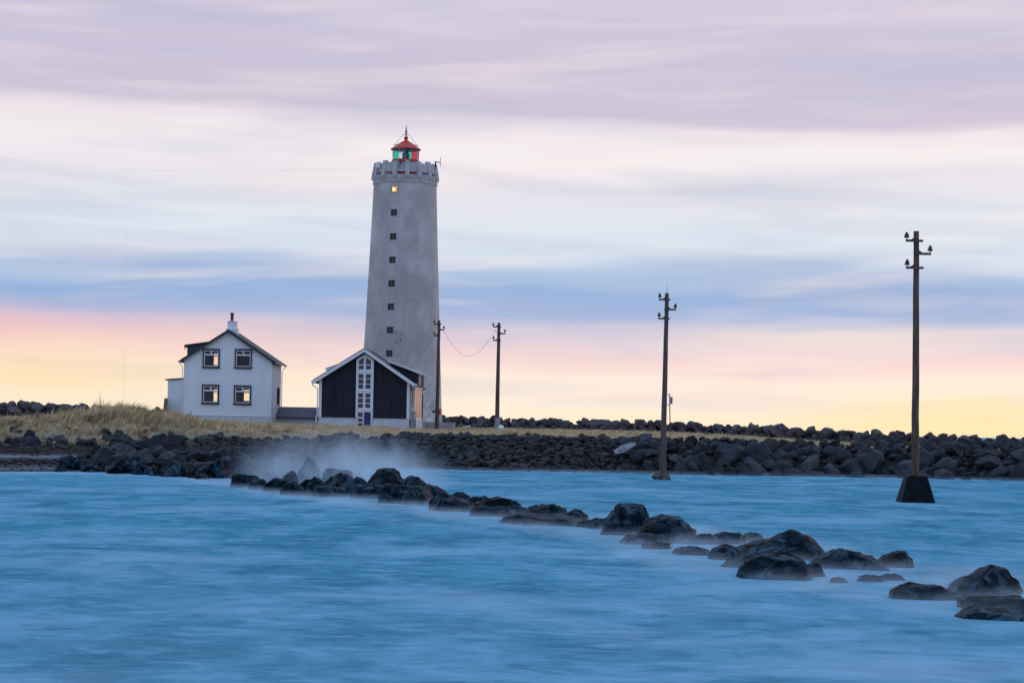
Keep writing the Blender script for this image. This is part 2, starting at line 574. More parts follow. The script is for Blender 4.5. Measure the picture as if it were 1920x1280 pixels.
M = dict(
    white=mat_sheet("white_corrugated_iron", (0.76, 0.79, 0.82), (0.84, 0.86, 0.87), 0.076),
    foundation=mat("grey_white_foundation", (0.55, 0.57, 0.60), (0.66, 0.67, 0.69), 2.0, 0.85, 0.2, 0.3),
    trim=mat("white_trim_paint", (0.74, 0.75, 0.77), (0.80, 0.80, 0.81), 4.0, 0.5, 0.4),
    roof_green=mat_sheet("dark_green_roof_sheet", (0.035, 0.045, 0.045), (0.055, 0.065, 0.065), 0.15, 0.55, 'Y'),
    roof_black=mat_sheet("black_roof_sheet", (0.028, 0.028, 0.034), (0.045, 0.045, 0.052), 0.15, 0.5, 'Y'),
    roof_shed=mat_sheet("purplish_corrugated_roof", (0.075, 0.062, 0.085), (0.10, 0.085, 0.11), 0.12, 0.5),
    black_wall=mat_sheet("black_stained_boards", (0.011, 0.011, 0.018), (0.028, 0.027, 0.042), 0.14, 0.75),
    navy=mat("dark_green_window_paint", (0.012, 0.022, 0.026), (0.020, 0.032, 0.036), 5, 0.4),
    pane=mat_glass("window_glass"),
    tower_glass=mat("dark_tower_glass", (0.004, 0.005, 0.007), (0.010, 0.011, 0.014), 6, 0.3, 0.2),
    dark_glass=mat("dim_window_glass", (0.012, 0.016, 0.024), (0.022, 0.028, 0.038), 1.2, 0.06, 0.6),
    sunset_glass=mat("side_glass_painted_sunset", (0.82, 0.30, 0.075), (0.88, 0.37, 0.11), 1.2, 0.3, 0.2),  # opaque orange panes: sunset reflection painted into the base colour
    interior=mat("dim_room_wall", (0.05, 0.05, 0.055), (0.07, 0.065, 0.065), 1.0, 0.9),
    purple=mat("purple_door_paint", (0.034, 0.018, 0.115), (0.044, 0.022, 0.14), 3, 0.45),
    rust=mat("rusty_flue", (0.10, 0.035, 0.03), (0.14, 0.05, 0.04), 6, 0.7),
    gutter=mat("grey_gutter_metal", (0.20, 0.20, 0.21), (0.26, 0.26, 0.27), 6, 0.45),
    plank=mat("weathered_planks", (0.16, 0.12, 0.10), (0.23, 0.18, 0.15), 3, 0.85, 0.2, 0.4, stretch=(6, 6, 0.6)),
    tower=mat_tower(),
    window_grey=mat("grey_brown_window_paint", (0.15, 0.13, 0.12), (0.21, 0.18, 0.16), 6, 0.6),
    parapet=mat("parapet_concrete", (0.38, 0.365, 0.36), (0.52, 0.495, 0.49), 1.4, 0.85, 0.25, 0.4),
    red=mat("red_lantern_paint", (0.55, 0.04, 0.022), (0.66, 0.06, 0.03), 2.5, 0.45),
    brick_red=mat("faded_red_paint", (0.34, 0.055, 0.04), (0.42, 0.08, 0.055), 2.5, 0.6),
    steel=mat("dull_steel", (0.28, 0.29, 0.33), (0.36, 0.37, 0.42), 5, 0.4, 0.5, metal=0.3),
    black_metal=mat("dark_metal", (0.02, 0.02, 0.025), (0.035, 0.035, 0.04), 5, 0.5),
    g_green=mat_glass("green_lantern_glass", (0.10, 0.84, 0.70)),
    g_red=mat_glass("red_lantern_glass", (0.93, 0.20, 0.26)),
    g_clear=mat_glass("clear_lantern_glass", (0.92, 0.97, 0.98)),
    lens=mat("lantern_lens", (0.02, 0.03, 0.05), (0.10, 0.14, 0.18), 5, 0.15, 0.8),
    lit=mat_emit("lit_tower_window", (1.0, 0.52, 0.06), 0.45),
    bulb=mat_emit("tower_lamp", (1.0, 0.85, 0.35), 2.2),
    concrete=mat("stained_concrete", (0.30, 0.29, 0.29), (0.46, 0.45, 0.46), 1.2, 0.9, 0.2, 0.4, stretch=(2.0, 2.0, 0.25)),
    wet_concrete=mat("wet_dark_concrete", (0.003, 0.006, 0.008), (0.010, 0.017, 0.020), 3.0, 0.6, 0.06, 0.5, 14),
    mottled=mat("mottled_concrete_footing", (0.025, 0.026, 0.026), (0.13, 0.12, 0.10), 4.0, 0.8, 0.3, 0.7, 9),
    wood=mat("tarred_pole_wood", (0.045, 0.027, 0.023), (0.20, 0.115, 0.08), 2.5, 0.75, 0.3, 0.6, 8, stretch=(9, 9, 0.5)),
    wood_grey=mat("grey_pole_wood", (0.070, 0.052, 0.046), (0.17, 0.125, 0.105), 2.5, 0.8, 0.25, 0.6, 8, stretch=(9, 9, 0.5)),
    sleeve=mat("grey_metal_sleeve", (0.25, 0.25, 0.27), (0.34, 0.34, 0.36), 2, 0.55, 0.4, stretch=(3, 3, 0.5)),
    insul=mat("brown_insulator", (0.045, 0.022, 0.018), (0.07, 0.03, 0.025), 5, 0.3, 0.5),
    wire=mat("thin_wire", (0.12, 0.09, 0.09), (0.16, 0.12, 0.12), 5, 0.6),
    basalt=mat("wet_basalt", (0.003, 0.009, 0.013), (0.016, 0.036, 0.050), 3.2, 0.5, 0.03, 1.0, 5.0, rnd=0.4, lo=0.40, hi=0.72, bdist=0.14, painted_sheen=(0.085, 0.150, 0.200)),
    armour=mat("grey_basalt", (0.016, 0.020, 0.025), (0.064, 0.074, 0.084), 1.6, 0.75, 0.12, 0.9, 5.0, rnd=0.6, lo=0.35, hi=0.7, tint=(0.050, 0.047, 0.048), bdist=0.09),
    seawall=mat("brownish_basalt", (0.055, 0.042, 0.043), (0.14, 0.112, 0.113), 1.8, 0.85, 0.2, 0.8, 5.0, rnd=0.5, lo=0.35, hi=0.7, tint=(0.10, 0.10, 0.105)),
    cobble=mat("dark_cobble", (0.008, 0.010, 0.012), (0.044, 0.048, 0.052), 2.5, 0.6, 0.15, 0.7, 8.0, rnd=0.8, lo=0.35, hi=0.7, tint=(0.06, 0.05, 0.04)),
    lichen=mat("lichened_cobble", (0.045, 0.036, 0.020), (0.15, 0.105, 0.035), 3.5, 0.85, 0.2, 0.7, 8.0, rnd=0.4),
    pale=mat("pale_stone", (0.16, 0.17, 0.185), (0.32, 0.33, 0.34), 4, 0.8, 0.3, 0.6, 9),
    buoy=mat("white_plastic", (0.72, 0.74, 0.74), (0.80, 0.81, 0.80), 3, 0.4),
    ground=mat_attr("shore_ground", "tone", 0.95, 0.7, 3.0),
    grass=mat_attr("dry_grass_blades", "tone", 0.8, 0.0, 1.2, transl=0.25),
    water=mat_water(),
)


# ------------------------------------------------------------------ land form
def lerp(xs, pts):
    return np.interp(xs, [p[0] for p in pts], [p[1] for p in pts])


def sstep(x, a, b):
    t = np.clip((x - a) / (b - a), 0, 1)
    return t * t * (3 - 2 * t)


SHORE = [(-90, 88), (-30, 88), (-23, 90), (-20, 94), (-17, 91), (-13, 85.5), (-11.2, 88), (-9.5, 100), (-8, 109), (-6, 112.5), (10, 113), (22, 114.2), (40, 113), (90, 113)]
WALLY = [(-90, 158), (-45, 165), (-20, 172), (0, 174), (12, 165), (21, 150), (27, 139), (33, 131), (45, 122), (90, 118)]
CREST = [(-90, 4.1), (-45, 4.05), (-36, 3.75), (-28, 3.5), (-20, 3.4), (-5, 3.4), (1, 3.42), (13, 3.25), (22, 3.0), (27, 2.75), (33, 2.55), (45, 2.5), (90, 2.5)]
_rs = np.random.RandomState(5)
_waves = [(_rs.uniform(-1, 1), _rs.uniform(-1, 1), _rs.uniform(0, 6.28)) for _ in range(14)]


def wob(X, Y, s):
    o = 0
    for i, (a, b, p) in enumerate(_waves):
        k = s * (1 + i * 0.35)
        o = o + np.sin((a * X + b * Y) * k + p) / (1 + i * 0.3)
    return o / 5.0


def H(X, Y):
    X = np.asarray(X, float); Y = np.asarray(Y, float)
    d = Y - lerp(X, SHORE)
    pr = lerp(d, [(-8, -1.6), (-2, -0.6), (0, -0.12), (3, 0.75), (6.5, 1.7), (9, 1.85), (30, 2.1), (45, 2.28), (90, 2.35)])
    pl = lerp(d, [(-8, -1.4), (-2, -0.35), (0, 0.0), (3, .42), (5, .60), (8, .80), (13, 1.15), (18, 1.6), (24, 1.98), (34, 2.2), (60, 2.4), (90, 2.4)])
    wl = sstep(-X, 8.5, 15)
    z = pl * wl + pr * (1 - wl)
    z = z - 0.28 * sstep(X, 12, 26) * sstep(d, 2, 7)
    # dune in front of the white house
    z = z + 0.46 * np.exp(-((X + 24.0) / 5.0) ** 2 - ((Y - 122) / 11.0) ** 2)
    z = z + 0.10 * wob(X, Y, 0.5) * sstep(d, 3, 9) * (0.4 + 0.6 * wl)
    capz = lerp(Y, [(80, -.2), (86, .2), (92, .5), (100, .75), (108, 1.05), (114, 1.35), (119.5, 1.78), (127, 2.0), (150, 2.35), (200, 2.5)])
    cw = sstep(X, -17.5, -14.5) * (1 - sstep(X, -7.5, -5.5))
    z = np.where(cw > 0, z * (1 - cw) + np.minimum(z, capz) * cw, z)
    # embankment that carries the outer sea wall, then down to the open sea
    e = Y - lerp(X, WALLY)
    cz = lerp(X, CREST) - 0.5
    bank = cz - np.maximum(np.abs(e) - 0.7, 0) * 0.55
    z = np.where(e > 0, np.maximum(bank, -1.6), np.maximum(z, bank))
    return z


def h1(x, y):
    return float(H(np.array([x]), np.array([y]))[0])


def set_tone(me, cols):
    a = me.color_attributes.new("tone", 'FLOAT_COLOR', 'POINT')
    c = np.ones((len(me.vertices), 4), np.float32); c[:, :3] = cols
    a.data.foreach_set("color", c.ravel())


def build_ground():
    xs = np.arange(-80, 80.1, 0.5); ys = np.arange(78, 192.1, 0.5)
    X, Y = np.meshgrid(xs, ys)
    Z = H(X, Y)
    n, m = len(xs), len(ys)
    v = np.stack([X, Y, Z], -1).reshape(-1, 3)
    i = np.arange((m - 1) * (n - 1)); r, c = i // (n - 1), i % (n - 1)
    a = r * n + c
    f = np.stack([a, a + 1, a + n + 1, a + n], -1)
    me = bpy.data.meshes.new("ground")
    me.from_pydata(v.tolist(), [], f.tolist())
    d = Y - lerp(X, SHORE)
    e = Y - lerp(X, WALLY)
    wl = sstep(-X, 14, 18)
    w = wob(X, Y, 0.9)
    straw = np.array([0.26, 0.22, 0.145]); dark = np.array([0.008, 0.009, 0.010]); weed = np.array([0.026, 0.019, 0.017]); sand = np.array([0.20, 0.22, 0.25])
    g = sstep(d + w * 1.5, 11, 14) * wl + sstep(d + w * 0.6, 8.0, 9.5) * (1 - wl)
    zone = sstep(X, -18.5, -17) * (1 - sstep(X, -9.5, -8.5))
    g = g * (1 - zone) + zone * sstep(Y + .6 * w - (118.8 + (X + 9) * 1.15), -.6, .8)
    g = g * (1 - sstep(e, -3.5, -2.0))
    base = dark[None, None] * (1 - wl[..., None]) + weed[None, None] * wl[..., None]
    s = (np.exp(-((d - 5.4 + 0.5 * w) / 0.9) ** 2) + 0.55 * np.exp(-((d - 0.9 + 0.6 * w) / 0.9) ** 2)) * wl
    s = np.clip(s, 0, 1)[..., None]
    colr = base * (1 - s) + sand * s
    colr = colr * (1 - g[..., None]) + straw * g[..., None]
    set_tone(me, colr.reshape(-1, 3))
    me.polygons.foreach_set("use_smooth", [True] * len(me.polygons))
    me.materials.append(M["ground"])
    o = bpy.data.objects.new("ground", me); col.objects.link(o)
    tag(o, kind="structure")


build_ground()


# ------------------------------------------------------------------ rocks
def finish_rock(bm, seed, sub, amp, freq, sharp=38, bevel=0.05):
    size = max((max(v.co[k] for v in bm.verts) - min(v.co[k] for v in bm.verts)) for k in range(3))
    if bevel:
        bmesh.ops.bevel(bm, geom=list(bm.edges), offset=bevel * size, segments=1, profile=0.6, affect='EDGES', clamp_overlap=True)
    if sub:
        bmesh.ops.triangulate(bm, faces=bm.faces)
        bmesh.ops.subdivide_edges(bm, edges=bm.edges, cuts=sub, use_grid_fill=True)
    off = Vector((seed * 1.37 % 50, seed * 2.11 % 50, seed * 0.73 % 50))
    for v in bm.verts:
        p = v.co * freq + off
        d = mnoise.noise(p) + 0.5 * mnoise.noise(p * 2.3) + 0.3 * mnoise.noise(p * 5.1)
        v.co += v.normal * d * amp if v.normal.length else Vector()
    me = bpy.data.meshes.new("boulder")
    bmesh.ops.recalc_face_normals(bm, faces=bm.faces)
    bm.to_mesh(me); bm.free()
    me.polygons.foreach_set("use_smooth", [True] * len(me.polygons))
    me.set_sharp_from_angle(angle=R(sharp))
    return me


def hull(bm):
    r = bmesh.ops.convex_hull(bm, input=list(bm.verts))
    bmesh.ops.delete(bm, geom=list({g for g in r["geom_interior"] + r["geom_unused"] if isinstance(g, bmesh.types.BMVert) and g.is_valid}), context='VERTS')


def chop(bm, rd, cuts, zlo, zhi, lo=.62, hi=.86):
    """split-stone faces: slice corners off along random planes"""
    for _ in range(cuts):
        z = rd.uniform(zlo, zhi); a = rd.uniform(0, 6.283); q = math.sqrt(1 - z * z)
        n = Vector((q * math.cos(a), q * math.sin(a), z))
        d = max(v.co.dot(n) for v in bm.verts) * rd.uniform(lo, hi)
        bmesh.ops.bisect_plane(bm, geom=list(bm.verts) + list(bm.edges) + list(bm.faces), plane_co=n * d, plane_no=n, clear_outer=True)
        co = [v.co.copy() for v in bm.verts]
        bm.clear()
        for c in co:
            bm.verts.new(c)
        bm.verts.ensure_lookup_table()
        hull(bm)
    bmesh.ops.dissolve_limit(bm, angle_limit=R(6), verts=list(bm.verts), edges=list(bm.edges))


def hull_rock(seed, npts=14, dims=(1, 0.85, 0.7), sub=0, amp=0.03, sharp=30, bevel=0.05, boxy=0.6, cuts=0):
    rd = random.Random(seed)
    bm = bmesh.new()
    for _ in range(npts):
        v = Vector((rd.gauss(0, 1), rd.gauss(0, 1), rd.gauss(0, 1))).normalized()
        k = max(abs(c) for c in v)
        v = v.lerp(v / k, boxy * rd.random()) * rd.uniform(0.85, 1.0)
        bm.verts.new((v.x * dims[0] / 2, v.y * dims[1] / 2, v.z * dims[2] / 2))
    hull(bm)
    chop(bm, rd, cuts, -0.9, 0.95)
    return finish_rock(bm, seed, sub, amp, 2.0, sharp, bevel)


STONES = [hull_rock(s, 20, (1.15, random.Random(s).uniform(.7, 1), random.Random(s + 9).uniform(.6, .95)), 1, 0.014, 20, 0.008, 1.0, 7) for s in range(100, 116)]
COBBLES = [hull_rock(s, 18, (1.0, random.Random(s).uniform(.75, 1), random.Random(s + 9).uniform(.55, .8)), 0, 0.0, 60, 0.09, 0.25) for s in range(200, 210)]


def with_mat(meshes, m):
    out = []
    for me in meshes:
        k = me.copy(); k.materials.clear(); k.materials.append(m); out.append(k)
    return out


def rand_rot(rd, flat=0.5):
    return (rd.uniform(-flat, flat), rd.uniform(-flat, flat), rd.uniform(0, 6.28))


def place_stones(parent, name, meshes, spots, rd, flat=0.5):
    p0 = parent.location
    for (x, y, z, s) in spots:
        o = bpy.data.objects.new(name, rd.choice(meshes))
        o.location = (x - p0.x, y - p0.y, z - p0.z)
        o.rotation_euler = rand_rot(rd, flat)
        o.scale = (s * rd.uniform(.9, 1.35), s * rd.uniform(.85, 1.15), s * rd.uniform(.8, 1.15))
        o.parent = parent
        col.objects.link(o)


def join_stones(parent, name, meshes, spots, rd, flat=0.5):
    """the stones too small or too many to pick apart: one part, real geometry"""
    src = []
    for me in meshes:
        v = np.empty(len(me.vertices) * 3, np.float32); me.vertices.foreach_get("co", v)
        src.append((v.reshape(-1, 3), [tuple(p.vertices) for p in me.polygons], me.materials[0]))
    V, Fc, b = [], [], 0
    p0 = np.array(parent.location)
    from mathutils import Euler
    for (x, y, z, s) in spots:
        v, f, _ = rd.choice(src)
        rot = np.array(Euler(rand_rot(rd, flat)).to_matrix())
        q = (v * (s * rd.uniform(.85, 1.15))) @ rot.T + (np.array((x, y, z)) - p0)
        V.append(q); Fc += [tuple(b + i for i in t) for t in f]; b += len(v)
    me = bpy.data.meshes.new(name)
    me.from_pydata(np.concatenate(V).tolist(), [], Fc)
    me.materials.append(meshes[0].materials[0])
    o = bpy.data.objects.new(name, me); o.parent = parent
    col.objects.link(o)
    tag(o, kind="stuff")


def outer_seawall():
    rd = random.Random(31)
    t = empty("sea_wall", (0, 172, 2.2))
    tag(t, "long low wall of brownish boulders along the skyline behind the houses and lighthouse", "sea wall")
    ms = with_mat(STONES, M["seawall"])
    big, small = [], []
    x = -50.0
    while x < 42:
        s = rd.choice((0.8, 0.95, 1.05, 1.2, 1.3)) * (0.85 if x > 24 else 1)
        y = float(lerp(x, WALLY)) + rd.uniform(-0.5, 0.4)
        big.append((x, y, float(lerp(x, CREST)) - 0.40 * s + rd.uniform(-0.16, 0.12), s))
        x += s * rd.uniform(0.58, 0.82)
    for row, (off, drop, sz) in enumerate(((-0.9, 0.45, 0.95), (-1.7, 0.85, 0.85))):
        x = -50.0
        while x < 42:
            s = sz * rd.uniform(0.7, 1.35)
            y = float(lerp(x, WALLY)) + off + rd.uniform(-0.3, 0.3)
            (big if len(big) < 300 else small).append((x, y, h1(x, y) + 0.12 * s, s))
            x += s * rd.uniform(0.75, 1.05)
    for _ in range(1300):
        x = rd.uniform(-50, 42); off = rd.uniform(-3.4, 0.2)
        y = float(lerp(x, WALLY)) + off
        s = rd.uniform(0.25, 0.65)
        small.append((x, y, h1(x, y) + 0.1 * s, s))
    place_stones(t, "boulder", ms, big[:300], rd)
    join_stones(t, "small_stones", ms, big[300:] + small, rd)


outer_seawall()


def revetment():
    rd = random.Random(77)
    t = empty("rock_revetment", (19, 116, 0.5))
    tag(t, "sloping bank of large dark grey boulders along the water behind the two nearest poles", "rock revetment")
    ms = with_mat(STONES, M["armour"])
    big, small = [], []
    for row in range(7):
        d = -0.5 + row * 1.2
        x = 7.6 - 0.2 * row
        while x < 36:
            s = rd.choice((0.5, 0.75, 0.95, 1.2, 1.5, 1.95)) * (0.92 if row < 4 else 0.62)
            y = float(lerp(x, SHORE)) + d + rd.uniform(-0.35, 0.35)
            z = h1(x, y) + rd.uniform(0.02, 0.26) * s
            big.append((x, y, z, s))
            x += s * rd.uniform(0.68, 0.9)
    for _ in range(420):
        x = rd.uniform(7, 36); y = float(lerp(x, SHORE)) + rd.uniform(-0.6, 9.5)
        s = rd.uniform(0.25, 0.6)
        small.append((x, y, h1(x, y) + 0.1, s))
    # the gap up to the outer wall on the far right is all stone
    for _ in range(200):
        x = rd.uniform(21, 38)
        y0, y1 = float(lerp(x, SHORE)) + 7.5, float(lerp(x, WALLY)) - 2
        y = rd.uniform(y0, max(y0 + .5, y1))
        if (x - 21) / 10 < rd.random():
            continue
        s = rd.uniform(0.5, 1.2)
        small.append((x, y, h1(x, y) + 0.15 * s, s))
    big.sort(key=lambda q: -q[3])
    place_stones(t, "boulder", ms, big[:300], rd, 0.6)
    join_stones(t, "small_stones", ms, big[300:] + small, rd)
    tag(t)


revetment()


def cobble_bank():
    rd = random.Random(12)
    t = empty("cobble_bank", (-3, 115, 0.5))
    tag(t, "steep shingle bank of small dark rounded stones below the black house and lighthouse", "cobble bank")
    ms = with_mat(COBBLES, M["cobble"]); ml = with_mat(COBBLES, M["lichen"])
    spots = []
    for _ in range(3600):
        x = rd.uniform(-17, 9)
        y0 = float(lerp(x, SHORE))
        if x < -9:
            y0 = max(y0, 99)
        d = rd.uniform(-0.7, 8.2 if x > -9 else 20)
        y = y0 + d
        if x < -9 and y > 119.5 + (x + 9) * 1.15: continue
        s = rd.choice((rd.uniform(0.16, 0.3), rd.uniform(0.25, 0.5), rd.uniform(0.4, 0.75))) 
        spots.append((x, y, h1(x, y) + 0.16 * s, s))
    rd.shuffle(spots)
    spots.sort(key=lambda q: -(q[3] / q[1]))
    near = spots[:288]
    place_stones(t, "cobble", ms, near, rd)
    li = []
    for _ in range(12):
        x = rd.gauss(1.0, 0.9); y = 113 + rd.uniform(7.0, 8.8)
        li.append((x, y, h1(x, y) + rd.uniform(0.1, 0.28), rd.uniform(0.3, 0.55)))
    place_stones(t, "cobble", ml, li, rd)
    join_stones(t, "small_cobbles", ms, spots[288:], rd)


cobble_bank()


def boulder_heap():
    rd = random.Random(8)
    t = empty("boulder_heap", (-15, 92, 0.3))
    tag(t, "heap of angular dark boulders on the shore in front of the white house", "boulder heap")
    ms = with_mat(STONES, M["armour"]); mb = with_mat(STONES, M["basalt"])
    big, small, wet = [], [], []
    for row in range(9):
        x = -20.8
        while x < -9.5:
            s = rd.choice((0.45, 0.6, 0.8, 1.0, 1.2))
            y = float(lerp(x, SHORE)) - 0.8 + row * 1.3 + rd.uniform(-.4, .4)
            lim = 106 - 0.9 * abs(x + 15)
            if y < lim:
                z = h1(x, y) + rd.uniform(0.05, 0.32) * s
                (wet if row < 2 else big).append((x, y, z, s))
            x += s * rd.uniform(0.72, 1.0)
    for _ in range(260):
        x = rd.uniform(-21, -9.5); y = float(lerp(x, SHORE)) + rd.uniform(-0.5, 15)
        s = rd.uniform(0.2, 0.55)
        small.append((x, y, h1(x, y) + 0.08, s))
    for _ in range(170):      # stones breaking through the foot of the grass
        x = rd.uniform(-36, -17); y = float(lerp(x, SHORE)) + abs(rd.gauss(0, 4)) + 10.5
        s = rd.uniform(0.2, 0.75)
        small.append((x, y, h1(x, y) + 0.12 * s, s))
    place_stones(t, "boulder", ms, big[:240], rd, 0.8)
    place_stones(t, "boulder", mb, wet[:60], rd, 0.8)
    join_stones(t, "small_stones", ms, small, rd)


boulder_heap()

def beach_litter():
    rd = random.Random(44)
    t = empty("beach_weed", (-24, 95, 0.3))
    tag(t, "dark tangled seaweed and pebbles strewn over the beach at the far left", "seaweed", kind="stuff")
    def lumps(name, m, n, y0, y1, s0, s1, sq):
        V, Fc, b = [], [], 0
        src = []
        for me in COBBLES:
            v = np.empty(len(me.vertices) * 3, np.float32); me.vertices.foreach_get("co", v)
            src.append((v.reshape(-1, 3), [tuple(p.vertices) for p in me.polygons]))
        for _ in range(n):
            x = rd.uniform(-40, -16); y = float(lerp(x, SHORE)) + rd.choice(y0) + rd.gauss(0, y1)
            if y < float(lerp(x, SHORE)) - .2: continue
            v, f = rd.choice(src); s_ = rd.uniform(s0, s1)
            a = rd.uniform(0, 6.28); c_, n_ = math.cos(a), math.sin(a)
            q = v * np.array([s_ * rd.uniform(.8, 1.8), s_, s_ * sq])
            q = np.stack([q[:, 0] * c_ - q[:, 1] * n_, q[:, 0] * n_ + q[:, 1] * c_, q[:, 2]], -1)
            q += np.array([x + 24, y - 95, h1(x, y) - .3 + .04])
            V.append(q); Fc += [tuple(b + i for i in k) for k in f]; b += len(v)
        me = bpy.data.meshes.new(name); me.from_pydata(np.concatenate(V).tolist(), [], Fc); me.materials.append(m)
        o = bpy.data.objects.new(name, me); o.parent = t; col.objects.link(o); tag(o, kind="stuff")
    weed = mat("brown_seaweed", (0.010, 0.007, 0.006), (0.040, 0.027, 0.020), 5, .55, .3, .8, 12)
    lumps("weed_clumps", weed, 1800, (2.6, 3.0, 8.4, 9.5, 10.5), .55, .08, .30, .5)
    lumps("pebbles", M["armour"], 500, (0.4, 1.4, 5.6, 7.5), .9, .05, .16, .7)


beach_litter()

# ---- the line of boulders that runs out through the water: each its own shape
SHP = dict(
    dome=[(0, 0), (.03, .45), (.18, .84), (.42, 1), (.74, .93), (.95, .52), (1, 0)],
    peakl=[(0, 0), (.05, .46), (.20, .84), (.34, 1), (.52, .92), (.86, .50), (1, 0)],
    peakc=[(0, 0), (.06, .38), (.30, .86), (.44, 1), (.62, .96), (.90, .46), (1, 0)],
    peakr=[(0, 0), (.10, .34), (.40, .74), (.64, 1), (.80, .93), (.97, .5), (1, 0)],
    trap=[(0, 0), (.12, .46), (.30, .93), (.38, 1), (.86, .97), (.93, .66), (1, 0)],
    slab=[(0, 0), (.05, .50), (.20, .93), (.50, 1), (.80, .76), (.96, .34), (1, 0)],
    block=[(0, 0), (.01, .66), (.08, .96), (.42, 1), (.88, .90), (.99, .55), (1, 0)],
    low=[(0, 0), (.10, .60), (.36, .93), (.62, 1), (.86, .70), (1, 0)],
)
HERO = [
    # xL, xR, y top, y waterline, shape, label
    (463, 499, 899, 918, 'dome', "small misty boulder where the boulder line leaves the shore heap"),
    (436, 482, 890, 914, 'block', "low wet boulder joining the shore heap to the boulder line"),
    (498, 548, 898, 922, 'dome', "rounded grey boulder at the near left foot of the spray"),
    (528, 572, 904, 928, 'peakl', "dark boulder just left of the slanting grey boulder in the spray"),
    (484, 524, 886, 910, 'peakc', "pale misty boulder at the left foot of the spray plume"),
    (522, 556, 884, 915, 'peakr', "narrow misty boulder inside the left half of the spray"),
    (522, 566, 864, 900, 'dome', "rear rounded boulder half hidden by the left of the spray plume"),
    (549, 586, 899, 926, 'peakr', "slanting grey boulder in the spray, left of the flat black boulder"),
    (556, 603, 863, 912, 'peakc', "tall boulder veiled by the middle of the spray plume"),
    (570, 612, 896, 927, 'peakc', "pointed grey boulder touching the left end of the flat black boulder"),
    (585, 653, 911, 931, 'slab', "flat black wedge boulder lying in front of the spray"),
    (598, 657, 882, 916, 'block', "square flat-topped boulder in the spray plume"),
    (604, 642, 896, 924, 'peakc', "small pointed boulder right behind the flat black boulder"),
    (634, 682, 871, 908, 'dome', "round misty boulder at the right rear of the spray"),
    (645, 692, 898, 929, 'peakc', "grey pointed boulder between the spray and the tall dark peak"),
    (664, 724, 910, 935, 'block', "black squat boulder below the tall dark peak"),
    (690, 757, 880, 925, 'peakc', "tall dark peaked boulder at the right edge of the spray"),
    (720, 806, 910, 944, 'block', "broad blocky boulder in front, just right of the tall dark peak"),
    (742, 806, 895, 930, 'peakc', "steep pyramid boulder behind the broad blocky boulder"),
    (784, 842, 911, 940, 'peakl', "sloping dark boulder right of the steep pyramid boulder"),
    (805, 886, 927, 958, 'peakl', "pale-edged pyramid boulder standing at the front of the line"),
    (838, 882, 924, 945, 'low', "thin dark rock behind the pale-edged pyramid boulder"),
    (864, 926, 931, 955, 'low', "low black boulder right of the pale-edged pyramid boulder"),
    (898, 974, 934, 960, 'slab', "rounded black boulder left of the long whale-backed slab, rear one"),
    (890, 966, 950, 968, 'slab', "flat black boulder left of the long whale-backed slab, front one"),
    (955, 1086, 961, 984, 'slab', "long whale-backed slab of rock low in the water"),
    (986, 1064, 946, 972, 'low', "dark boulder rising behind the long whale-backed slab"),
    (1040, 1098, 955, 980, 'peakr', "hunched boulder at the right end of the long whale-backed slab"),
    (1104, 1146, 971, 991, 'dome', "small black boulder left of the tall upright boulder"),
    (1137, 1216, 948, 1002, 'trap', "tall upright boulder with a flat slanting top midway along the line"),
    (1210, 1298, 970, 1016, 'dome', "big round-backed boulder right of the tall upright boulder"),
    (1170, 1254, 1000, 1019, 'low', "low rock barely showing in front of the tall upright boulder"),
    (1206, 1256, 1016, 1029, 'low', "small rock awash in front of the big round-backed boulder"),
    (1294, 1352, 999, 1019, 'low', "misty flat boulder just right of the big round-backed boulder"),
    (1336, 1404, 997, 1019, 'dome', "dark low dome of rock left of the largest boulder"),
    (1392, 1438, 998, 1014, 'low', "thin dark rock behind the left end of the largest boulder"),
    (1372, 1549, 997, 1048, 'peakr', "largest boulder of the line, long sloping back and dark steep right end"),
    (1330, 1402, 1022, 1048, 'low', "misty grey rock left below the largest boulder"),
    (1362, 1450, 1034, 1063, 'peakr', "jagged black rock wedged below the largest boulder"),
    (1440, 1516, 1030, 1062, 'peakl', "dark rough rock squeezed between the largest boulder and the split-backed boulder"),
    (1394, 1526, 1038, 1085, 'dome', "smooth split-backed boulder at the front, below the largest boulder"),
    (1510, 1547, 1054, 1080, 'dome', "small knob of rock at the right side of the split-backed boulder"),
    (1533, 1666, 1031, 1067, 'peakc', "broad black boulder right of the largest boulder"),
    (1640, 1714, 1032, 1063, 'peakr', "striped pointed boulder behind the broad black boulder"),
    (1612, 1660, 1076, 1090, 'low', "left one of two small rocks awash below the broad black boulder"),
    (1650, 1698, 1075, 1088, 'low', "right one of two small rocks awash below the broad black boulder"),
    (1676, 1793, 1092, 1123, 'dome', "smooth dark dome of rock alone in the water, front right"),
    (1786, 1917, 1060, 1117, 'peakr', "big peaked boulder veiled in mist near the right edge"),
    (1820, 1950, 1118, 1144, 'block', "dark blocky rock cut by the right edge, below the peaked misty boulder"),
    (1806, 1940, 1140, 1163, 'low', "jagged flat rock lying lowest at the right edge"),
    (618, 672, 889, 921, 'peakl', "misty boulder between the square flat-topped boulder and the tall dark peak"),
    (676, 716, 899, 930, 'peakr', "small dark boulder leaning on the left side of the tall dark peak"),
    (752, 798, 922, 946, 'low', "low black rock at the right foot of the broad blocky boulder"),
    (826, 862, 934, 955, 'block', "little dark rock behind the right slope of the pale-edged pyramid boulder"),
    (936, 990, 948, 966, 'low', "thin dark rock bridging the two black boulders and the whale-backed slab"),
    (1084, 1122, 974, 988, 'low', "low dark rock between the whale-backed slab and the small black boulder"),
    (1556, 1590, 1082, 1091, 'low', "tiny rock just breaking the water right of the split-backed boulder"),
    (1268, 1330, 1024, 1040, 'low', "misty rock awash between the big round-backed boulder and the jagged black rock"),
]


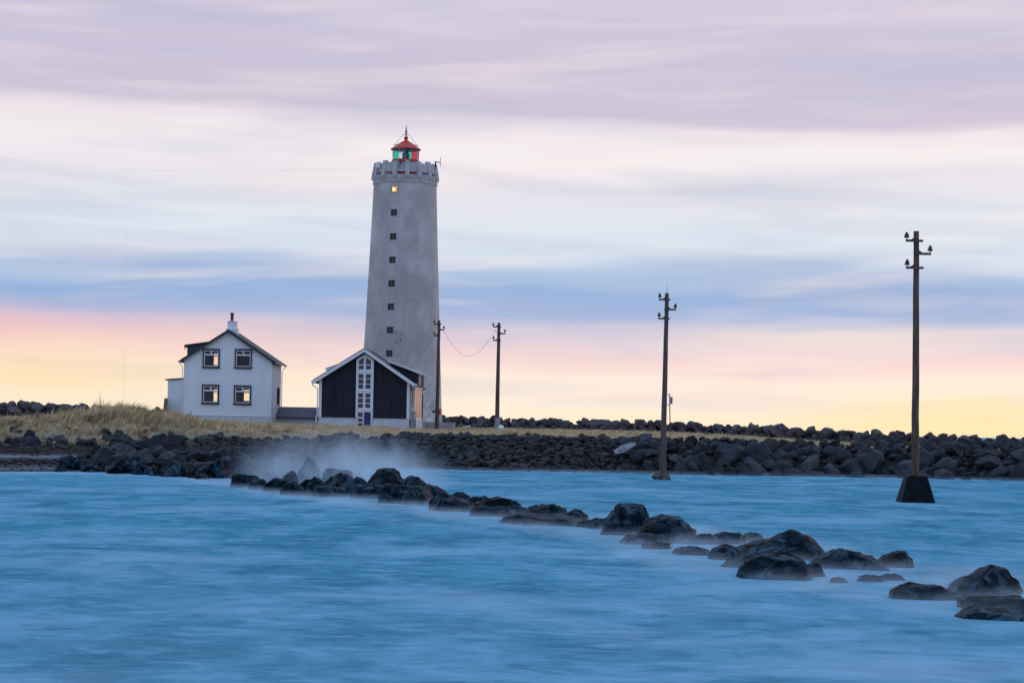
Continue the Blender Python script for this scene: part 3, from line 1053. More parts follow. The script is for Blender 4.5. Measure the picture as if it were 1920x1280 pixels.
def hero_boulder(i, xl, xr, yt, yw, shape, label):
    rd = random.Random(900 + i)
    D = D_at((xl + xr) / 2, yw, 0.0)
    a, b = W(xl, yw, D), W(xr, yw, D)
    near = 1.0 if xl > 1290 else 0.0
    w = (b.x - a.x) * (1.2 - .12 * near)
    h = (1.1 - .08 * near) * (W((xl + xr) / 2, yt, D + 0.35 * w).z)
    h = max(h, 0.08)
    dep = w * rd.uniform(0.8, 1.05)
    bm = bmesh.new()
    for (t, hs, ws) in ((-1, .55, .84), (-.6, .92, .98), (-.1, 1.0, 1.0), (.35, .99, 1.0), (.75, .85, .95), (1, .5, .8)):
        sh = rd.uniform(-.04, .04) * w
        for (u, v) in SHP[shape]:
            x = (u - .5) * w * ws * (1 + rd.uniform(-.02, .02)) + sh
            z = v * h * hs * (1 + rd.uniform(-.05, .03))
            bm.verts.new((x, t * dep / 2 + rd.uniform(-.05, .05) * w, z))
        for u in (-0.06, 1.06):
            bm.verts.new(((u - .5) * w * ws, t * dep / 2, -0.45))
    hull(bm)
    chop(bm, rd, 4 if shape == 'trap' else 7, -0.05, 0.2 if shape == 'trap' else 0.5, .74 if shape == 'trap' else .68, .96)
    bmesh.ops.dissolve_limit(bm, angle_limit=R(13), verts=list(bm.verts), edges=list(bm.edges))
    bmesh.ops.bevel(bm, geom=list(bm.edges), offset=0.02 * w, segments=1, profile=0.6, affect='EDGES', clamp_overlap=True)
    bmesh.ops.triangulate(bm, faces=bm.faces)
    bmesh.ops.subdivide_edges(bm, edges=bm.edges, cuts=3, use_grid_fill=True)
    me = finish_rock(bm, 900 + i, 0, 0.050 * min(w, 1.4), 4.4 / max(w, .5), 24, 0)
    me.materials.append(M["basalt"])
    o = bpy.data.objects.new("boulder", me)
    o.location = ((a.x + b.x) / 2, D + dep * 0.36, 0)
    col.objects.link(o)
    tag(o, label, "boulder", "boulders running out through the water")


for i, hb in enumerate(HERO):
    hero_boulder(i, *hb)


# ------------------------------------------------------------------ sea
def build_sea():
    ys = np.concatenate([np.arange(8, 120, 0.4), np.array([125, 140, 170, 220, 320, 600, 1200, 3000, 8000, 20000])])
    us = np.linspace(-1, 1, 161)
    V, foam = [], []
    # lines of the boulders and of the shore, for the foam that really lies there
    bx, by = [], []
    for (xl, xr, yt, yw, s, l) in HERO:
        D = D_at((xl + xr) / 2, yw)
        p = W((xl + xr) / 2, yw, D); bx.append(p.x); by.append(p.y)
    bx, by = np.array(bx), np.array(by)
    for y in ys:
        half = 40 + y * 0.35 if y < 1000 else y * 3
        x = us * half
        V.append(np.stack([x, np.full_like(x, y), np.zeros_like(x)], -1))
        ds = np.abs(y - lerp(x, SHORE) + 0.6) / (1.6 + 2.2 * sstep(-x, 8, 20))
        f = 0.75 * np.exp(-ds ** 2)
        dd = np.min(np.sqrt(((x[:, None] - bx[None]) / 1.7) ** 2 + ((y - by[None] + 0.6) / 1.6) ** 2), axis=1)
        f = np.maximum(f, 0.34 * np.exp(-dd ** 1.4))
        # milky wash in the shallows by the near shore
        f = np.maximum(f, 0.20 * float(sstep(np.array(-y), -40, -18)) * (.75 + .6 * wob(x, np.full_like(x, y), .35)))
        f = np.maximum(f, 0.5 * np.exp(-((x - 6.0) / 4.5) ** 2 - ((y - 20.5) / 1.6) ** 2))
        foam.append(np.clip(f, 0, 1))
    V = np.concatenate(V); foam = np.concatenate(foam).astype(np.float32)
    n = len(us)
    i = np.arange((len(ys) - 1) * (n - 1)); a = (i // (n - 1)) * n + i % (n - 1)
    Fc = np.stack([a, a + 1, a + n + 1, a + n], -1)
    # swell: only centimetres, it keeps the waterline from being ruled
    V[:, 2] += np.where(V[:, 1] < 120, 0.018 * wob(V[:, 0], V[:, 1], 1.6), 0)
    me = bpy.data.meshes.new("water")
    me.from_pydata(V.tolist(), [], Fc.tolist())
    at = me.attributes.new("foam", 'FLOAT', 'POINT'); at.data.foreach_set("value", foam)
    me.polygons.foreach_set("use_smooth", [True] * len(me.polygons))
    me.materials.append(M["water"])
    o = bpy.data.objects.new("water", me); col.objects.link(o)
    tag(o, kind="structure")


build_sea()


# ------------------------------------------------------------------ lighthouse
def lighthouse():
    D = 172.0
    base = W(751, 801, D)
    s = F / D
    root = empty("lighthouse", base)
    tag(root, "tall tapering grey-white concrete lighthouse with a red lantern on top", "lighthouse")
    zt = lambda y: (801 - y) / s
    r_ = lambda px: px / s
    prof = [(r_(82), -0.6), (r_(81), zt(797)), (r_(78.5), zt(788)), (r_(76.6), zt(772))]
    for k in range(1, 12):
        y = 772 + (348 - 772) * k / 11
        prof.append((r_(59 + (76.6 - 59) * ((y - 348) / 424) ** 1.08), zt(y)))
    m = MB().lathe(prof, 72)
    m.build("tower_shaft", M["tower"], root, 40)
    m = MB().lathe([(r_(57), zt(349)), (r_(60.5), zt(348)), (r_(60.8), zt(345.5)), (r_(59.6), zt(345)), (r_(60.4), zt(342)), (r_(62.4), zt(337.5)), (r_(62.4), zt(334)), (r_(55), zt(334))], 72)
    m.build("cornice", M["parapet"], root, 30)
    m = MB().lathe([(0.0, zt(335.5)), (r_(58), zt(335.5))], 48)
    m.build("gallery_deck", M["brick_red"], root)
    NP = 16
    a0 = R(6.4)
    for k in range(NP):
        an = a0 + 2 * math.pi * k / NP
        er = Vector((math.sin(an), -math.cos(an), 0)); et = Vector((math.cos(an), math.sin(an), 0))
        hw = r_(3.9)
        top = 307.5 if k % 2 == 0 else 309

        def ring(ro, ri, y, ww):
            return [er * r_(ri) - et * ww + Vector((0, 0, zt(y))), er * r_(ri) + et * ww + Vector((0, 0, zt(y))),
                    er * r_(ro) + et * ww + Vector((0, 0, zt(y))), er * r_(ro) - et * ww + Vector((0, 0, zt(y)))]
        m = MB()
        lo, hi = ring(63.6, 53, 336, hw), ring(58.6, 52, top, hw)
        m.hexa(lo + hi)
        nb = ring(62.6, 57, 340.5, hw * 0.55)
        m.hexa(nb + ring(63.5, 57, 336.05, hw * 0.97))
        m.build("parapet_pier", M["parapet"], root, fixn=True)
        # panel to the next pier, with the slot left open under it
        an2 = a0 + 2 * math.pi * (k + 1) / NP
        am = (an + an2) / 2
        er2 = Vector((math.sin(am), -math.cos(am), 0)); et2 = Vector((math.cos(am), math.sin(am), 0))
        hwp = math.pi / NP * r_(57) - hw * 0.9

        def rp(ro, ri, y):
            return [er2 * r_(ri) - et2 * hwp + Vector((0, 0, zt(y))), er2 * r_(ri) + et2 * hwp + Vector((0, 0, zt(y))),
                    er2 * r_(ro) + et2 * hwp + Vector((0, 0, zt(y))), er2 * r_(ro) - et2 * hwp + Vector((0, 0, zt(y)))]
        m = MB(); m.hexa(rp(59.0, 53.5, 328.5) + rp(56.2, 52.6, 311.8 if k % 2 else 310.8))
        m.build("parapet_panel", M["parapet"], root, fixn=True)
    # lantern room
    lx = 0.0
    m = MB().lathe([(r_(26.5), zt(335)), (r_(26.5), zt(302.5)), (r_(25.6), zt(301.5)), (r_(24.2), zt(300)), (0, zt(300))], 40)
    m.build("lantern_base", M["brick_red"], root, 40)
    NG = 12
    cols_ = {}
    for k in range(NG):
        an = 2 * math.pi * (k + 0.5) / NG
        an = (an + math.pi) % (2 * math.pi) - math.pi
        dg = math.degrees(an)
        if -90 < dg < -30: mm, lab = M["g_green"], "green glass pane"
        elif -30 <= dg < 0: mm, lab = M["g_clear"], None
        elif 0 <= dg < 20: mm, lab = M["g_green"], "green glass pane"
        elif 20 <= dg < 90: mm, lab = M["g_red"], "red glass pane"
        else: mm, lab = M["g_clear"], None
        a1, a2 = an - math.pi / NG, an + math.pi / NG
        p = []
        for rr in (23.6, 24.1):
            for q in (a1, a2):
                p.append((r_(rr) * math.sin(q), -r_(rr) * math.cos(q)))
        z0, z1 = zt(300), zt(281)
        (i1, i2, o1, o2) = p
        m = MB(); m.hexa([(*i1, z0), (*i2, z0), (*o2, z0), (*o1, z0), (*i1, z1), (*i2, z1), (*o2, z1), (*o1, z1)])
        g = m.build("lantern_pane", mm, root, fixn=True)
        if lab: g["label"] = lab
        # glazing bars: an upright and a slanting one
        b = MB()
        rb = r_(24.4)
        P = lambda q, z: (rb * math.sin(q), -rb * math.cos(q), z)
        b.tube([P(a1, z0), P(a1, z1)], 0.022, 6)
        if k % 2 == 0: b.tube([P(a1, z0), P(a2, z1)], 0.016, 6)
        else: b.tube([P(a2, z0), P(a1, z1)], 0.016, 6)
        b.build("glazing_bar", M["steel"], root)
    m = MB()
    m.lathe([(0, zt(300)), (r_(4), zt(299.5)), (r_(6.5), zt(296)), (r_(7), zt(290)), (r_(5), zt(285.5)), (r_(2), zt(281.5)), (0, zt(281))], 16)
    m.build("lens", M["lens"], root, 50)
    m = MB().lathe([(0, zt(281.2)), (r_(28.6), zt(281.2)), (r_(28.6), zt(280)), (r_(26), zt(278.6)), (r_(16), zt(271)), (r_(5), zt(264.3)), (r_(2.6), zt(263)),
                    (r_(2.6), zt(262)), (r_(4.2), zt(260.6)), (r_(4.2), zt(258)), (r_(2.4), zt(256.2)), (0, zt(255.8))], 36)
    roof = m.build("lantern_roof", M["red"], root, 30)
    m = MB()
    m.tube([(0, 0, zt(256)), (0, 0, zt(252)), (0, 0, zt(247)), (0, 0, zt(246.8)), (0, 0, zt(244)), (0, 0, zt(235.5))], [.06, .10, .10, .13, .08, .015], 10)
    m.tube([(-r_(6.5), 0, zt(253)), (r_(6.5), 0, zt(253))], 0.02, 6)
    m.build("finial", M["steel"], roof, 40)
    for sg in (-1, 1):
        m = MB(); m.tube([(sg * r_(6.3), 0, zt(253)), (sg * r_(21), -0.1, zt(272.5))], 0.018, 6)
        m.tube([(sg * r_(17), -0.1, zt(272)), (sg * r_(24), -0.1, zt(273.4))], 0.03, 6)
        m.build("roof_stay", M["steel"], roof)
    # windows up the shaft
    wa = R(-15.6)
    for i, y in enumerate((362, 405, 449.5, 492.5, 536, 579, 622, 665)):
        rr = 59 + (76.6 - 59) * (max(y - 348, 0) / 424) ** 1.08
        c = Vector((r_(rr) * math.sin(wa), -r_(rr) * math.cos(wa), zt(y)))
        hx = 0.25
        m = MB(); m.frame(-hx - .02, hx + .02, -hx - .02, hx + .02, 0.03, -0.05, 0.22)
        m.box(-0.022, 0.022, -0.035, 0.0, -hx, hx); m.box(-hx, -0.023, -0.035, 0.0, -0.022, 0.022); m.box(0.023, hx, -0.035, 0.0, -0.022, 0.022)
        w = m.build("window", M["window_grey"], root)
        w.location = c; w.rotation_euler = (0, 0, wa)
        m = MB(); m.box(-hx + .01, hx - .01, 0.002, 0.02, -hx + .01, hx - .01)
        # the pane lies just proud of the curved shaft, inside the frame
        p = m.build("pane", M["lit"] if i == 0 else M["tower_glass"], w)
        p.location = (0, -0.02, 0)
        if i == 0:
            p["label"] = "pane lit yellow from inside"
            m = MB().lathe([(0, -.13), (.09, -.09), (.12, 0), (.09, .09), (0, .13)], 12)
            bl = m.build("lamp", M["bulb"], w, 60); bl.location = (-0.06, -0.03, 0.0); bl.scale = (1, .25, 1)
    # things bolted to the tower
    m = MB()
    fx = -r_(49); fy = -r_(33)
    m.tube([(fx, fy, zt(313)), (fx, fy - .15, zt(313.5))], .05, 6)
    m.box(fx - .16, fx + .22, fy - .62, fy - .2, zt(315), zt(313.2))
    m.tube([(fx, fy - .42, zt(315)), (fx, fy - .42, zt(321))], [.19, .16], 12)
    m.build("floodlight", [M["trim"]], root)
    m = MB()
    ax = r_(57); ay = -r_(18)
    m.tube([(ax, ay, zt(336)), (ax, ay, zt(304))], 0.06, 8)
    m.tube([(ax, ay, zt(305.5)), (ax + r_(9.5), ay, zt(305.5))], 0.045, 6)
    m.tube([(ax + r_(9), ay, zt(296)), (ax + r_(9), ay, zt(314))], 0.022, 6)
    m.build("antenna", M["black_metal"], root)
    m = MB()
    m.tube([(-r_(6), -r_(59.8), zt(312)), (-r_(8), -r_(62.5), zt(324))], 0.035, 6)
    m.box(-r_(6) - .1, -r_(6) + .1, -r_(61), -r_(59), zt(313.5), zt(310.5))
    m.build("gallery_lamp", M["black_metal"], root)
    for (x, y) in ((747.5, 628), (757, 632), (755.5, 641), (748.5, 644.5)):
        px = W(x, y, D).x - base.x; R0 = r_(70.5)
        yy = -math.sqrt(R0 ** 2 - px ** 2)
        m = MB(); m.tube([(px, yy + .1, zt(y)), (px, yy - .2, zt(y) + 0.02), (px - .06, yy - .22, zt(y) + .06)], .02, 6)
        m.lathe([(0, zt(y) + .05), (.05, zt(y) + .06), (.045, zt(y) + .12), (0, zt(y) + .15)], 8, 0, px - .06, yy - .22)
        m.build("wire_bracket", M["black_metal"], root)
    m = MB(); q = R(72); rr = r_(77.2)
    m.box(-.2, .2, -.14, .05, zt(775), zt(765.5))
    b = m.build("red_box", M["brick_red"], root); b.location = (rr * math.sin(q), -rr * math.cos(q), 0); b.rotation_euler = (0, 0, q)
    m = MB(); q = R(55)
    m.box(-.14, .14, -.12, .05, zt(772), zt(768))
    b = m.build("wall_box", M["navy"], root); b.location = (rr * math.sin(q), -rr * math.cos(q), 0); b.rotation_euler = (0, 0, q)
    # concrete footing wall in front
    a, b2 = W(785, 803, 165), W(851, 803, 165)
    zb, ztp = h1(a.x, 165) - .3, W(820, 791, 165).z
    t = empty("concrete_wall", ((a.x + b2.x) / 2, 165, zb))
    tag(t, "low streaked concrete footing wall at the right foot of the lighthouse", "concrete wall")
    w = b2.x - a.x; n = 4
    for k in range(n):
        m = MB(); x0, x1 = -w / 2 + w * k / n + .012, -w / 2 + w * (k + 1) / n - .012
        m.box(x0, x1, 0, 4.5, 0, ztp - zb - 0.02 * (k % 2))
        m.build("concrete_block", M["concrete"], t)
    return base


LH = lighthouse()


# ------------------------------------------------------------------ white house
def gable_roof_slab(m, xl, zl, xa, za, y0, y1, th):
    """one slope from eave (xl,zl) to ridge (xa,za), outer surface given"""
    p = [(xl, zl), (xa, za), (xa, za - th), (xl, zl - th)]
    if xl > xa: p = list(reversed(p))
    m.prism(list(reversed(p)), y0, y1)


def house_window(root, x0, x1, z0, z1):
    m = MB(); t = 0.10
    m.frame(x0, x1, z0, z1, t, -0.09, 0.10)
    m.box(x0 - .04, x1 + .04, -0.14, -0.092, z0 - .05, z0 + .07)
    m.box(x0 - .02, x1 + .02, -0.12, -0.092, z1 - .05, z1 + .03)
    w = m.build("window", M["navy"], root)
    xi0, xi1, zi0, zi1 = x0 + t, x1 - t, z0 + t, z1 - t
    h = zi1 - zi0
    tz = zi1 - h * 0.27
    m = MB(); f = 0.06
    m.frame(xi0, xi1, zi0, zi1, f, -0.055, 0.06)
    m.box(xi0 + f, xi1 - f, -0.05, 0.055, tz - .055, tz + .055)
    xm = (xi0 + xi1) / 2
    m.box(xm - .055, xm + .055, -0.05, 0.055, tz + .055, zi1 - f)
    m.build("frame", M["trim"], w)
    for (a, b, c, d) in ((xi0 + f, xi1 - f, zi0 + f, tz - .055), (xi0 + f, xm - .055, tz + .055, zi1 - f), (xm + .055, xi1 - f, tz + .055, zi1 - f)):
        m = MB(); m.box(a, b, 0.0, 0.012, c, d)
        m.build("pane", M["pane"], w)


def white_house():
    D = 157.0; L = 6.3
    org = W(425.5, 792, D)
    root = empty("white_house", org)
    tag(root, "two-storey white corrugated-iron house with four dark-framed windows in its gable", "house")
    P = lambda x, y: (W(x, y, D).x - org.x, W(x, y, D).z - org.z)
    xl, xr = -3.47, 3.47
    z_e = P(425, 676)[1]
    z_a = P(425, 618)[1]
    zf = P(425, 779)[1]
    slope = (z_a - z_e) / 3.70
    zw = z_e + slope * (3.70 - 3.47) - .16
    wins = [(380.5, 411.8, 654, 689.5), (440.5, 472, 654.5, 690.3), (379, 410.6, 721, 757), (439, 470.8, 722.5, 758.3)]
    rects = []
    for (a, b, c, d) in wins:
        x0, z1 = P(a, c); x1, z0 = P(b, d)
        rects.append((x0, x1, z0, z1))
    hole = lambda q: [(q[0] + .03, q[2] + .03), (q[1] - .03, q[2] + .03), (q[1] - .03, q[3] - .03), (q[0] + .03, q[3] - .03)]
    outer = [(xl, zf), (xr, zf), (xr, zw), (0, z_a - .16), (xl, zw)]
    MB().wall(outer, [hole(q) for q in rects], 0, .15).build("front_wall", M["white"], root)
    # far gable with the windows through which the evening sky shows
    Pb = lambda x, y: (W(x, y, D + L).x - org.x, W(x, y, D + L).z - org.z)
    bw = []
    for (a, b, c, d) in ((400, 417, 661, 686), (399.5, 417, 728, 754), (456.5, 474, 729, 753)):
        x0, z1 = Pb(a, c); x1, z0 = Pb(b, d)
        bw.append((x0, x1, z0, z1))
    MB().wall(outer, [hole(q) for q in bw], L - .15, L).build("back_wall", M["white"], root)
    for q in bw:
        m = MB().frame(q[0], q[1], q[2], q[3], .07, L - .10, L - .04)
        zz = q[3] - .28 * (q[3] - q[2]); m.box(q[0] + .07, q[1] - .07, L - .10, L - .04, zz - .03, zz + .03)
        w = m.build("window", M["trim"], root)
        m = MB(); m.box(q[0] + .07, q[1] - .07, L - .075, L - .065, q[2] + .07, q[3] - .07); m.build("pane", M["pane"], w)
    MB().box(xl, xl + .15, .152, L - .152, zf, zw - .02).build("side_wall", M["white"], root)
    # right side with a window opening
    m = MB()
    y0, y1 = 3.6, 5.0; z0, z1 = P(425, 757)[1], P(425, 722)[1]
    for (a, b, c, d) in ((.152, y0, zf, zw - .02), (y1, L - .152, zf, zw - .02), (y0, y1, zf, z0), (y0, y1, z1, zw - .02)):
        m.box(xr - .15, xr, a, b, c, d)
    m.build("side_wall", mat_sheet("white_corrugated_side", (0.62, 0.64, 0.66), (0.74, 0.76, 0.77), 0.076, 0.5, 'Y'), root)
    m = MB()
    m.box(xr - .1, xr + .06, y0, y0 + .1, z0, z1); m.box(xr - .1, xr + .06, y1 - .1, y1, z0, z1)
    m.box(xr - .1, xr + .06, y0 + .1, y1 - .1, z0, z0 + .1); m.box(xr - .1, xr + .06, y0 + .1, y1 - .1, z1 - .1, z1)
    w = m.build("window", M["navy"], root)
    m = MB(); m.box(xr - .04, xr - .025, y0 + .1, y1 - .1, z0 + .1, z1 - .1); m.build("pane", M["pane"], w)
    # floor between the storeys and an inner partition
    zm = (rects[0][2] + rects[2][3]) / 2
    m = MB(); m.box(xl + .16, xr - .16, .16, L - .16, zm - .1, zm + .1)
    m.box(-.1, .1, .16, L - .5, zf, zm - .1); m.box(-.1, .1, .16, L - .5, zm + .1, z_a - .6)
    m.box(xl + .16, xr - .16, .16, L - .16, zf, zf + .05)
    m.build("interior_partition", M["interior"], root)
    m = MB(); m.box(xl - .06, xr + .06, -.06, L + .06, -1.2, zf - .06); m.box(xl - .09, xr + .09, -.09, L + .09, zf - .06, zf - .005)
    m.build("foundation", M["foundation"], root)
    for q in rects:
        house_window(root, *q)
    # roof
    m = MB()
    gable_roof_slab(m, -3.72, z_e + .02, 0, z_a + .02, -.32, L + .25, .15)
    gable_roof_slab(m, 3.78, z_e - .02, 0, z_a + .02, -.32, L + .25, .15)
    roof = m.build("roof", M["roof_green"], root, fixn=True)
    for sg in (-1, 1):
        m = MB()
        gable_roof_slab(m, sg * 3.74, z_e - .06, 0, z_a - .03, -.36, -.322, .17)
        m.build("bargeboard", M["navy"], roof, fixn=True)
        m = MB(); m.tube([(sg * 3.84, -.3, z_e - .13), (sg * 3.84, L + .2, z_e - .13)], .075, 8)
        g = m.build("gutter", M["gutter"], root)
        m = MB(); m.tube([(sg * 3.84, -.2, z_e - .2), (sg * 3.66, -.16, z_e - .42), (sg * 3.56, -.1, z_e - .6), (sg * 3.56, -.1, zf)] if sg < 0 else
                         [(sg * 3.84, L, z_e - .2), (sg * 3.66, L, z_e - .42), (sg * 3.56, L - .1, z_e - .6), (sg * 3.56, L - .1, zf)], .035, 6)
        m.build("downpipe", M["trim"], root)
    # chimney on the far side of the ridge
    Pc = lambda x, y: (W(x, y, D + 2.2).x - org.x, W(x, y, D + 2.2).z - org.z)
    x0, z1 = Pc(428, 604); x1, z0 = Pc(443.6, 617); bx0, _ = Pc(425.6, 617); bx1, bz0 = Pc(446, 632)
    m = MB(); m.box(bx0, bx1, 1.75, 2.75, bz0, z0 + .02); m.box(x0, x1, 1.88, 2.62, z0 + .02, z1); m.box(x0 - .04, x1 + .04, 1.84, 2.66, z1, z1 + .07)
    ch = m.build("chimney", M["trim"], roof)
    px0, pz1 = Pc(435.2, 586.5)
    m = MB(); m.tube([(px0, 2.25, z1), (px0, 2.25, pz1), ], .125, 12); m.lathe([(.125, pz1 - .12), (.16, pz1 - .1), (.16, pz1), (.125, pz1)], 12, 0, px0, 2.25)
    m.tube([(px0 - .05, 2.25, z1 + .07), (px0 - .05, 2.25, z1 + .1)], .2, 12)
    m.build("chimney_pipe", M["rust"], ch, 40)
    # shed dormer on the left slope
    ex, ez = P(343.6, 646.5); rx, rz = P(391, 640)
    zs = lambda x: z_e + slope * (x + 3.72)
    m = MB()
    m.prism([(P(348.5, 650)[0], zs(P(348.5, 650)[0]) - .1), (rx, zs(rx) - .12), (rx, rz - .05), (P(348.5, 650)[0], ez - .06)], .7, L - .5)
    dm = m.build("dormer", M["roof_green"], roof, fixn=True)
    m = MB(); m.prism([(ex, ez - .06), (rx + .1, rz - .05), (rx + .1, rz + .05), (ex, ez + .04)], .5, L - .3)
    m.build("dormer_roof", M["roof_green"], dm, fixn=True)
    m = MB(); m.tube([(ex + .02, .5, ez - .1), (ex + .02, L - .3, ez - .1)], .06, 8)
    m.tube([(ex + .03, .55, ez - .1), (ex + .03, .55, ez - .30), (ex + .2, .56, ez - .34)], .03, 6)
    m.build("dormer_gutter", M["gutter"], dm)
    # lean-to on the left
    ax0, az1 = P(310.6, 711); ax1, az2 = P(342, 708.5); _, azb = P(330, 775)
    m = MB(); m.prism([(ax0, azb), (xl - .03, azb), (xl - .03, az2 - .05), (ax0, az1 - .05)], 1.0, 4.8)
    an = m.build("lean_to", M["white"], root, fixn=True)
    m = MB(); m.prism([(ax0 - .2, az1 - .048), (xl - .03, az2 - .048), (xl - .03, az2 + .05), (ax0 - .2, az1 + .05)], .85, 4.95)
    m.build("lean_to_roof", M["roof_green"], an, fixn=True)
    m = MB(); m.box(ax0 + .02, xl - .07, 1.03, 4.7, -1.0, azb - .003); m.build("lean_to_base", M["wet_concrete"], an)
    # plank wing beside the lean-to
    a = W(303, 775, D - .5); b = W(312, 746, D - .5)
    z0 = h1(a.x, D - .5) - .3
    t = empty("plank_fence", (b.x - .3, D - .5, z0))
    tag(t, "short leaning brown plank screen at the left end of the white house", "fence")
    for k in range(4):
        zz = b.z - z0
        x0 = .28 - k * .10
        m = MB(); m.hexa([(x0 - .22, k * .42, 0), (x0 - .02, k * .42, 0), (x0 - .02, k * .42 + .38, 0), (x0 - .22, k * .42 + .38, 0),
                          (x0 - .06, k * .42, zz), (x0 + .06, k * .42, zz), (x0 + .06, k * .42 + .38, zz), (x0 - .06, k * .42 + .38, zz)])
        m.build("plank", M["plank"], t)
    return root


white_house()


# ------------------------------------------------------------------ low shed between the houses
def low_shed():
    D = 160.0
    org = W(556, 795, D)
    root = empty("low_shed", org)
    tag(root, "low shed with purplish corrugated roof between the white house and the black house", "shed")
    P = lambda x, y: (W(x, y, D).x - org.x, W(x, y, D).z - org.z)
    x0, x1 = P(517, 783)[0], P(600, 783)[0]
    ze, zr = P(556, 783)[1], P(556, 762.5)[1]
    MB().box(x0, x1, 0, 4.2, -1.2, ze).build("wall", M["foundation"], root)
    m = MB()
    m.hexa([(x0 - .1, -.25, ze - .05), (x1 + .1, -.25, ze - .05), (x1 + .1, 2.2, zr - .1), (x0 - .1, 2.2, zr - .1),
            (x0 - .1, -.25, ze + .05), (x1 + .1, -.25, ze + .05), (x1 + .1, 2.2, zr), (x0 - .1, 2.2, zr)])
    m.hexa([(x0 - .1, 2.2, zr - .1), (x1 + .1, 2.2, zr - .1), (x1 + .1, 4.5, ze - .05), (x0 - .1, 4.5, ze - .05),
            (x0 - .1, 2.2, zr), (x1 + .1, 2.2, zr), (x1 + .1, 4.5, ze + .05), (x0 - .1, 4.5, ze + .05)])
    rf = m.build("roof", M["roof_shed"], root)
    # raised sheet ribs
    n = int((x1 - x0) / .14)
    m = MB()
    for k in range(n + 1):
        x = x0 - .05 + k * (x1 - x0 + .1) / n
        m.hexa([(x - .02, -.24, ze + .052), (x + .02, -.24, ze + .052), (x + .02, 2.18, zr + .002), (x - .02, 2.18, zr + .002),
                (x - .012, -.24, ze + .08), (x + .012, -.24, ze + .08), (x + .012, 2.18, zr + .03), (x - .012, 2.18, zr + .03)])
    o = m.build("roof_ribs", M["roof_shed"], rf); tag(o, kind="stuff")


low_shed()


